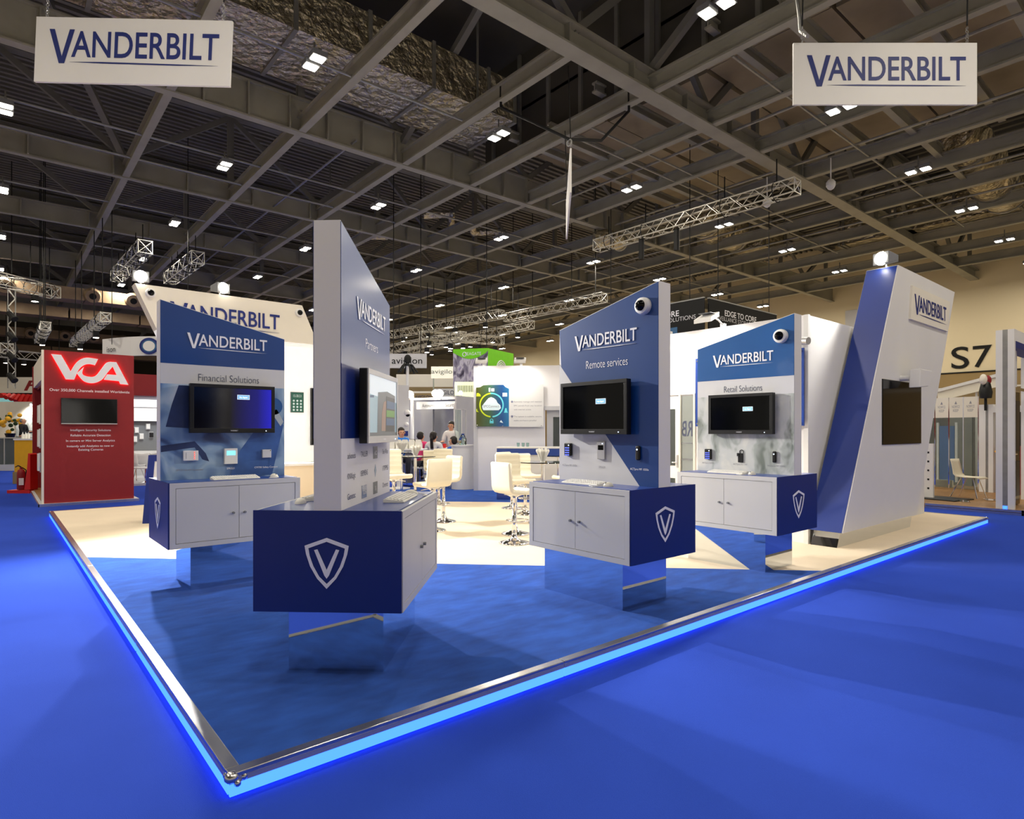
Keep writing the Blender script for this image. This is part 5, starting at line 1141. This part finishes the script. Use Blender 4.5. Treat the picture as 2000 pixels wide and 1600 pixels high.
box('casing', 'black_plastic', mn, -.51, .51, -.07, 0, -.28, .28); box('screen', 'black_gloss', mn, -.5, .5, -.072, -.07, -.25, .27); box('lower_edge', 'silver', mn, -.51, .51, -.073, -.07, -.28, -.262)
for i in range(3):
    lr = thing('leaflet_rack', ['top leaflet rack inside the red alcove', 'middle leaflet rack inside the red alcove', 'bottom leaflet rack inside the red alcove'][i], 'rack', (VX-.04, VY+.3, 1.75-.52*i), 0, 'leaflet racks in the red booth')
    box('rack_back', 'chrome', lr, .0, .06, 0, .3, 0, .42); box('rack_leaflets', 'paper', lr, -.03, .0, .03, .27, .03, .4)
def extinguisher(label, p):
    t = thing('fire_extinguisher', label, 'extinguisher', p)
    MB().lathe([(.085, 0), (.09, .02), (.09, .42), (.07, .5), (.03, .53), (.03, .58)], 18).build('cylinder', 'red', t, smooth=True); box('label_plate', 'paper', t, -.05, .05, -.093, -.088, .12, .3)
    MB().path([(0, 0, .58), (-.06, 0, .62), (-.12, 0, .58)], .014, 6).build('handle', 'black_plastic', t); MB().path([(.03, 0, .56), (.1, 0, .5), (.1, 0, .2)], .013, 6).build('hose', 'black_plastic', t)
    return t
EP = wuv(*ipt(47, 0, 15.9)); 
es = thing('extinguisher_stand', 'bright red plastic extinguisher stand beside the red booth', 'stand', (EP[0], EP[1], 0), math.radians(-40))
box('stand_foot', 'bright_red', es, -.32, .26, -.15, .15, 0, .08); MB().prism([(.1, .09), (.26, .09), (.26, 1.0), (.2, 1.03), (.17, .6)], (0, .13, 0), X, Z, 0, .26).build('stand_back', 'bright_red', es, bevel=.01)
extinguisher('dark red fire extinguisher on its stand at the left', (EP[0]-.06, EP[1]-.02, .09))
# curved white banner with ring logo and grey booth between the red booth and the kiosk
t = thing('curved_banner', 'curved white hanging banner with a dark oval ring', 'banner', (3.2, 25.2, 4.55)); n = 14; vs = []
pts = []
for i in range(n+1):
    f = i/n; pts.append(Vector(wuv(*ipt(200+f*260, 0, 24+1.6*(f-.35)**2*4)))-Vector((3.2, 25.2)))
for i in range(n):
    a, b = pts[i], pts[i+1]; wallbox(t, 'banner_panel', a, b, 0, zat(657, 24)-4.55, 'white', .05)
a, b = pts[5], pts[6]; dd = (b-a).normalized(); X5 = Vector((dd.x, dd.y, 0)); nn = Vector((dd.y, -dd.x, 0)); c0 = Vector((a.x, a.y, 0))+nn*.06+Z*.36
for r_, mt, k_ in ((.36, 'logo_navy', 0), (.27, 'screen_blue', .01), (.22, 'white', .02)): disc('ring_mark', mt, t, c0+nn*k_, r_, X5, Z, .01, 24, ry=r_*.9)
a, b = pts[1], pts[2]; dd = (b-a).normalized(); text('banner_lettering', 'ison', 'black_matt', t, Vector((a.x, a.y, 0))+Vector((dd.y, -dd.x, 0))*.04+Z*.2, Vector((dd.x, dd.y, 0)), Z, .5, .22, align='C')
a, b = pts[8], pts[9]; text('banner_lettering', 'Hik', 'black_matt', t, Vector((a.x, a.y, 0))+Vector((dd.y, -dd.x, 0))*.06+Z*.2, Vector((dd.x, dd.y, 0)), Z, .5, .22, align='C')
for i in (1, 9): MB().tube((pts[i].x, pts[i].y, .5), (pts[i].x, pts[i].y, 9.1), .015, 5).build('suspension_wire', 'black_matt', t)
t = thing('red_fascia', 'red overhead fascia joining the red booth behind the kiosk', 'fascia', (1.66, 17.6, 2.62)); box('fascia_board', 'red', t, 0, 3.2, 0, .1, 0, .62); box('fascia_soffit', 'warm_white', t, 0, 3.2, .1, 1.6, -.04, .04)
for i in range(3): box('downlight', 'small_lamp', t, .5+i*.9, .62+i*.9, .5, .62, -.06, -.04)
t = thing('grey_booth', 'grey product display booth seen between red booth and kiosk', 'booth', (2.2, 21.3, 0))
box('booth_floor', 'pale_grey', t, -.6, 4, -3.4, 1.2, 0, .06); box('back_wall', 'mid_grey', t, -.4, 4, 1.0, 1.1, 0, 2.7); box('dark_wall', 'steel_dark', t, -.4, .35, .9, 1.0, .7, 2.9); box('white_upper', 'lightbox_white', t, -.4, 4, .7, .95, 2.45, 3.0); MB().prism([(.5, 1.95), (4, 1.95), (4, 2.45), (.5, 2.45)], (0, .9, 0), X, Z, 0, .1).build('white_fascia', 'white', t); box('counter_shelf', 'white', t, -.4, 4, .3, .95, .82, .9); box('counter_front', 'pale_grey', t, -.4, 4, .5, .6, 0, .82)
lamp(t, (1.2, -.6, 3.1), (0, .5, -1), 110, .2, 150, col=(.95, 1, 1))
for i, (x0, z0) in enumerate(((.7, 1.7), (.85, 1.62), (1.0, 1.4), (.8, 1.3), (1.3, 1.45), (1.2, 1.75))):
    pd = thing('wall_product', 'small white product on the grey display wall, %s item' % ON[i], 'product', (2.2+x0, 22.28, z0), 0, 'products on the grey display wall'); box('product_body', 'white' if i != 4 else 'black_plastic', pd, -.06, .06, -.08, 0, -.08, .1, .01); box('product_plate', 'pale_grey', pd, -.07, .07, -.01, .0, -.1, .12)
def shell_chair(label, p, rz, mat='white'):
    t = thing('shell_chair', label, 'chair', p, rz, None); vs = []; fs = []; n = 8
    prof = [(-.2, .43), (-.1, .42), (.08, .42), (.17, .46), (.22, .58), (.25, .72), (.27, .8)]; k = len(prof)
    for s in range(n+1):
        f = s/n*2-1
        for y, z in prof: vs.append((f*.23, y-.05*f*f*(1 if z > .5 else 0), z+.05*f*f))
    for s in range(n):
        for i in range(k-1): fs.append((s*k+i, s*k+i+1, (s+1)*k+i+1, (s+1)*k+i))
    o = MB().add(vs, fs).build('seat_shell', mat, t, smooth=True); m = o.modifiers.new('thick', 'SOLIDIFY'); m.thickness = .02
    for sx_, sy_ in ((-1, -1), (1, -1), (-1, 1), (1, 1)): MB().tube((sx_*.12, sy_*.1, .42), (sx_*.22, sy_*.22, 0), .012, 8).build('leg', 'chrome', t)
    return t
shell_chair('white moulded chair in the grey booth next to the red wall', (2.55, 19.4, .06), 2.4); shell_chair('white moulded chair in the grey booth beside the kiosk edge', (3.35, 19.9, .06), 2.0); shell_chair('white moulded chair farthest back in the grey booth', (2.9, 20.4, .06), 3.0)
tb = thing('round_table', 'low round white table in the grey booth', 'table', (2.7, 18.4, .06)); MB().lathe([(.35, .42), (.35, .45)], 24).build('table_top', 'white', tb); MB().lathe([(.2, 0), (.03, .04), (.03, .42)], 16).build('table_stem', 'chrome', tb)
# far left: yellow counter, display case, flowers, booths
p = wuv(*ipt(28, 0, 18.6)); t = thing('yellow_counter', 'yellow counter cabinet with white top at far left', 'counter', (p[0], p[1], 0), math.radians(-38))
box('cabinet_body', 'yellow', t, 0, .52, 0, .8, .36, 1.32); box('cabinet_top', 'white', t, -.02, .56, -.02, .84, 1.32, 1.37); box('cabinet_plinth', 'hall_band', t, -.05, .9, 0, .8, 0, .36)
for i in range(3):
    b = thing('small_bottle', 'small white bottle on the yellow counter, %s from the left' % ON[i], 'bottle', (p[0]+.2+.07*i, p[1]-.02+.04*i, 1.37), 0, 'bottles on the yellow counter'); MB().lathe([(.035, 0), (.035, .12), (.014, .15), (.014, .18)], 10).build('bottle_body', 'paper', b, smooth=True); MB().lathe([(.016, .18), (.016, .2)], 8).build('bottle_cap', 'pale_grey', b)
p = wuv(*ipt(24, 0, 24.5)); t = thing('display_case', 'grey glass display case behind the yellow counter', 'display case', (p[0]-.4, p[1]+.6, 0), math.radians(-38))
box('case_base', 'pale_grey', t, -.5, .9, 0, .6, 0, .25); box('case_glass', 'pane', t, -.48, .88, .02, .04, .25, 1.3); box('case_back', 'mid_grey', t, -.48, .88, .5, .55, .25, 1.3); box('case_top', 'silver', t, -.5, .9, 0, .6, 1.3, 1.34); box('case_post', 'silver', t, .18, .22, 0, .04, .25, 1.3)
p = wuv(*ipt(20, 0, 26.5)); t = thing('flower_arrangement', 'yellow and orange flowers behind the glass case', 'flowers', (p[0], p[1], 1.2)); MB().lathe([(.12, 0), (.2, .3), (.18, .3)], 12).build('vase', 'black_plastic', t)
random.seed(3)
for i in range(26):
    a, r_, z_ = random.uniform(0, 2*PI), random.uniform(.05, .5), random.uniform(.35, 1.15); MB().ball((r_*math.cos(a), r_*math.sin(a), z_), random.uniform(.06, .11), 8, 5).build('blossom' if i % 3 else 'leaf_clump', 'petal' if i % 3 else 'leaf', t)
p = wuv(*ipt(-80, 0, 30)); t = thing('white_gallery_booth', 'white booth with lit back wall and picture at far left', 'booth', (p[0], p[1], 0), math.radians(-40.1))
box('back_wall', 'warm_white', t, -1, 6, 1.5, 1.6, 0, 3.1); box('picture', 'print_retail', t, 1.6, 4.2, 1.45, 1.5, .9, 2.3); box('red_skirting', 'bright_red', t, -1, 2.4, -1.2, -1.0, .0, .3); box('booth_floor', 'mid_grey', t, -1, 6, -2, 1.6, 0, .08)
for x0 in (2.6, 4.0): c_ = box('spot_can', 'pale_grey', t, x0, x0+.12, 1.1, 1.3, 2.9, 3.05); lamp(t, (x0, 1.0, 2.95), (0, .6, -1), 160, .08, 120)
p = wuv(*ipt(-60, 0, 33)); t = thing('letter_banner', 'white overhead banner with a dark red italic letter', 'banner', (p[0], p[1], 3.65), math.radians(-40.1)); box('banner_panel', 'warm_white', t, 0, 7, 0, .08, 0, .84)
MB().prism([(2.95, .12), (3.12, .12), (3.4, .66), (3.22, .66)], (0, 0, 0), X, Z, .0, .02).build('letter_stroke', 'red', t); MB().prism([(3.18, .36), (3.45, .36), (3.5, .46), (3.24, .46)], (0, 0, 0), X, Z, 0, .02).build('letter_stroke', 'red', t); MB().prism([(3.3, .56), (3.6, .56), (3.65, .66), (3.34, .66)], (0, 0, 0), X, Z, 0, .02).build('letter_stroke', 'red', t)
p = wuv(*ipt(-20, 0, 36)); t = thing('red_awning', 'scalloped bright red awning under the white banner', 'awning', (p[0], p[1], 2.6), math.radians(-40.1))
for i in range(12): MB().tube((.9+i*.28, 0, 1.1), (.9+i*.28, -.3, 1.05-.1*min(i, 8)), .14, 8).build('awning_fold', 'bright_red', t)
p = wuv(*ipt(-20, 0, 40)); t = thing('teal_fascia', 'teal and blue fascia boards below the red awning', 'fascia', (p[0], p[1], 2.75), math.radians(-40.1)); box('fascia_board', 'cyan_glass', t, .6, 1.9, 0, .1, 0, 1.0); box('fascia_board', 'screen_teal', t, 1.95, 3.2, 0, .1, .1, .9); box('fascia_board', 'screen_blue', t, 3.25, 4.4, 0, .1, 0, .8); sheet('diamond_mark', 'logo_white', t, [(1.0, .5), (1.25, .3), (1.5, .5), (1.25, .7)], (0, 0, 0), X, Z, .02)
box('dark_back', 'black_matt', t, -2, 8, .6, .7, -2.7, 1.2)

# ================================================================== booth at the right edge
BX, BY = 14.05, -.04
t = thing('door_booth', 'door showroom booth with timber floor and white portal at right edge', 'booth', (BX, BY, 0))
box('booth_floor', 'timber', t, 0, 5.5, -.12, 3.0, 0, .1)
for z0 in (0, .055): box('floor_edge', 'aluminium', t, -.03, 0, -.15, 1.45, z0, z0+.045)
for z0 in (0, .055): box('floor_edge', 'aluminium', t, -.03, 5.5, -.15, -.12, z0, z0+.045)
for y0, y1, mt in ((0.0, .1, 'white'), (.1, .18, 'galvanised'), (.18, .285, 'white')): box('portal_column', mt, t, .04, .14 if mt == 'white' else .12, y0, y1, .1, 3.55)
box('portal_light', 'led_blue', t, .035, .04, .105, .175, .1, .16)
box('portal_beam', 'white', t, .14, 2.6, 0, .12, 3.33, 3.55); box('portal_soffit', 'logo_navy', t, .14, 2.6, .0, .3, 3.2, 3.33); box('portal_column', 'white', t, 2.4, 2.6, 0, .33, .1, 3.33)
tr = box('transom_glass', 'pale_grey', t, .14, .8, .1, .14, 2.48, 3.2); text('transom_lettering', 'NAFCENT', 'dark_text', tr, (.40, .1, 2.82), X, Z, .42, .12); text('transom_lettering', 'CURITY', 'dark_text', tr, (.38, .1, 2.64), X, Z, .34, .12); sheet('crown_mark', 'dark_text', tr, [(.30, 2.98), (.50, 2.98), (.54, 3.12), (.45, 3.05), (.40, 3.16), (.35, 3.05), (.26, 3.12)], (0, .1, 0), X, Z, .003)
box('door_head', 'chrome', t, .14, 2.4, .06, .2, 2.4, 2.46)
dl = box('door_leaf', 'black_gloss', t, .2, 1.15, .12, .18, .12, 2.38)
for x0 in (.28, .72):
    for z0, z1 in ((.3, 1.0), (1.2, 2.2)): box('door_moulding', 'black_plastic', dl, x0, x0+.34, .1, .12, z0, z1)
MB().path([(.24, .08, 1.15), (.24, .03, 1.15), (.4, .03, 1.15)], .015, 8).build('door_handle', 'chrome', dl)
gl = []
ga, gb = Vector(wuv(*ipt(1800, 0, 16.8))), Vector(wuv(*ipt(1911, 0, 15.6))); dd = gb-ga; L = dd.length
t = thing('glass_screen', 'row of printed glass panels with white headers in the door booth', 'glass screen', (ga.x, ga.y, .1), math.atan2(dd.y, dd.x))
for i in range(4):
    x0, x1 = L*i/4, L*(i+1)/4-.01; box('glass_panel', 'smoke_pane' if 'smoke_pane' in MATS else 'pane', t, x0, x1, 0, .012, 0, 1.85); hd_ = box('panel_header', 'warm_white', t, x0, x1, -.006, .018, 1.85, 2.38)
    text('header_lettering', 'NORFCE', 'grey_text', hd_, ((x0+x1)/2, -.006, 2.1), X, Z, (x1-x0)*.55, .07); text('header_lettering', 'KEEP', 'grey_text', hd_, ((x0+x1)/2, -.006, 2.0), X, Z, (x1-x0)*.38, .07); sheet('crown_mark', 'grey_text', hd_, [((x0+x1)/2-.03, 2.2), ((x0+x1)/2+.03, 2.2), ((x0+x1)/2, 2.28)], (0, -.006, 0), X, Z, .002)
for i in range(5): box('panel_clip', 'chrome', t, L*i/4-.012, L*i/4+.012, -.01, .02, 0, 2.38)
box('base_board', 'warm_white', t, 0, L*.45, .3, .36, 0, .18)
p = wuv(*ipt(1835, 0, 18.4)); t = thing('back_panels', 'brown and grey door panels behind the glass screen', 'panel wall', (p[0], p[1], .0), math.atan2(dd.y, dd.x))
for i, mt in enumerate(('mid_grey', 'hall_band', 'dark_wall', 'steel_dark', 'dark_wall', 'hall_band')): box('wall_panel', mt, t, -1.6+i*.62, -1.0+i*.62, 0, .06, 0, 2.2)
box('blue_door', 'band_blue', t, .02, .42, -.04, 0, .1, 1.75); box('door_frame', 'pale_grey', t, -.06, .0, -.05, 0, .1, 1.85); box('door_frame', 'pale_grey', t, .44, .5, -.05, 0, .1, 1.85)
a = Vector(wuv(*ipt(1833, 0, 17))); b = Vector(wuv(*ipt(1960, 0, 16))); dd2 = b-a
t = thing('sloped_roof_beam', 'white sloping roof beam over the glass screen', 'beam', (a.x, a.y, 0), math.atan2(dd2.y, dd2.x)); L = dd2.length
MB().prism([(0, 2.42), (L, 2.78), (L, 3.05), (0, 2.68)], (0, 0, 0), X, Z, 0, .12).build('beam_board', 'warm_white', t); MB().prism([(-.03, 2.66), (L, 3.04), (L, 3.12), (-.03, 2.74)], (0, .03, 0), X, Z, 0, .2).build('beam_cap', 'white', t); box('beam_post', 'white', t, L*.58, L*.61, 0, .08, 0, 2.65)
t = thing('inner_door_frame', 'white door frame with a red and dark door behind the portal', 'door frame', wuv(*ipt(1912, 0, 15.2))+(.1,), math.atan2(dd.y, dd.x))
box('frame_post', 'white', t, 0, .14, 0, .12, 0, 2.15); box('frame_strip', 'galvanised', t, .14, .2, .02, .1, 0, 2.15); box('frame_post', 'white', t, .2, .3, 0, .12, 0, 2.15); box('frame_head', 'white', t, .3, 1.3, 0, .12, 1.95, 2.1); rd = box('door_panel', 'red', t, .34, 1.2, .04, .08, 0, 1.15); box('door_glass', 'black_gloss', rd, .4, 1.2, .05, .09, 1.15, 1.95); MB().ball((.36, .0, 1.0), .03, 8, 6).build('door_knob', 'petal', rd)
p = wuv(*ipt(1891, 0, 13.9)); 
t = thing('side_chair', 'cream plywood chair with thin legs in the door booth', 'chair', (p[0], p[1], .1), math.atan2(dd.y, dd.x)+PI/2)
mb = MB(); prof = [(-.3, .43), (-.24, .455), (.0, .45), (.16, .46), (.22, .52), (.24, .62), (.27, .78), (.29, .86)]
vs = []; fs = []
for s in (-.19, -.1, .1, .19):
    for y, z in prof: vs.append((s*(1 if z < .55 else .9), y, z))
k = len(prof)
for s in range(3):
    for i in range(k-1): fs.append((s*k+i, s*k+i+1, (s+1)*k+i+1, (s+1)*k+i))
o = mb.add(vs, fs).build('seat_shell', 'leather', t, smooth=True); o.modifiers.new('thick', 'SOLIDIFY').thickness = .022
for sx_, sy_ in ((-1, -1), (1, -1), (-1, 1), (1, 1)): MB().tube((sx_*.12, sy_*.12-.03, .44), (sx_*.2, sy_*.27, 0), .012, 8).build('leg', 'chrome', t)
p = wuv(*ipt(1925, 0, 15.0)); t = thing('stage_lamp', 'dark tripod lamp with pale cloth hanging near the portal', 'lamp', (p[0], p[1], 0)); MB().tube((0, 0, 2.1), (0, 0, 2.95), .03, 8).build('stand_pole', 'black_matt', t); MB().lathe([(.12, 2.4), (.14, 2.55), (.1, 2.75), (.06, 2.8)], 14).build('lamp_body', 'black_plastic', t, smooth=True); MB().ball((-.2, .0, 2.85), .1, 10, 8, .8, .8, 1.3).build('white_cloth', 'warm_white', t, smooth=True); MB().ball((.18, .0, 2.85), .1, 10, 8, .8, .8, 1.2).build('red_cloth', 'red', t, smooth=True)
p = wuv(*ipt(1810, 0, 13.9)); t = thing('flight_case', 'white slotted rack with black base beside the tower', 'rack', (p[0]-.15, p[1], 0), math.atan2(dd.y, dd.x)); box('rack_panel', 'white', t, -.3, .18, 0, .05, .12, 1.32); box('rack_base', 'black_plastic', t, -.5, .75, -.3, .5, .02, .12); 
for i in range(5): box('rack_slot', 'black_matt', t, .06, .1, -.005, 0, .3+.2*i, .34+.2*i)
p = wuv(*ipt(1868, 0, 12.95))
for i, (dx, dy) in enumerate(((0, 0), (.75, .25))):
    sh_ = thing('floor_sample', ['silver sample plate on the timber floor', 'second silver sample plate behind the chair legs'][i], 'sample', (14.9+dx, .95+dy*.3-.35*i, .1), .4); box('sample_plate', 'chrome', sh_, -.2, .2, -.08, .08, 0, .02); MB().ball((-.18, -.05, .03), .02, 8, 6).build('sample_knob', 'chrome', sh_)
bk = thing('booth_backdrop', 'warm beige partition behind the door booth', 'partition', (22, 1.0, 0), 0); box('partition_panel', 'hall_band', bk, 0, .1, -6, 5, 0, 2.9); box('partition_cap', 'warm_white', bk, -.02, .12, -6, 5, 2.9, 2.95)
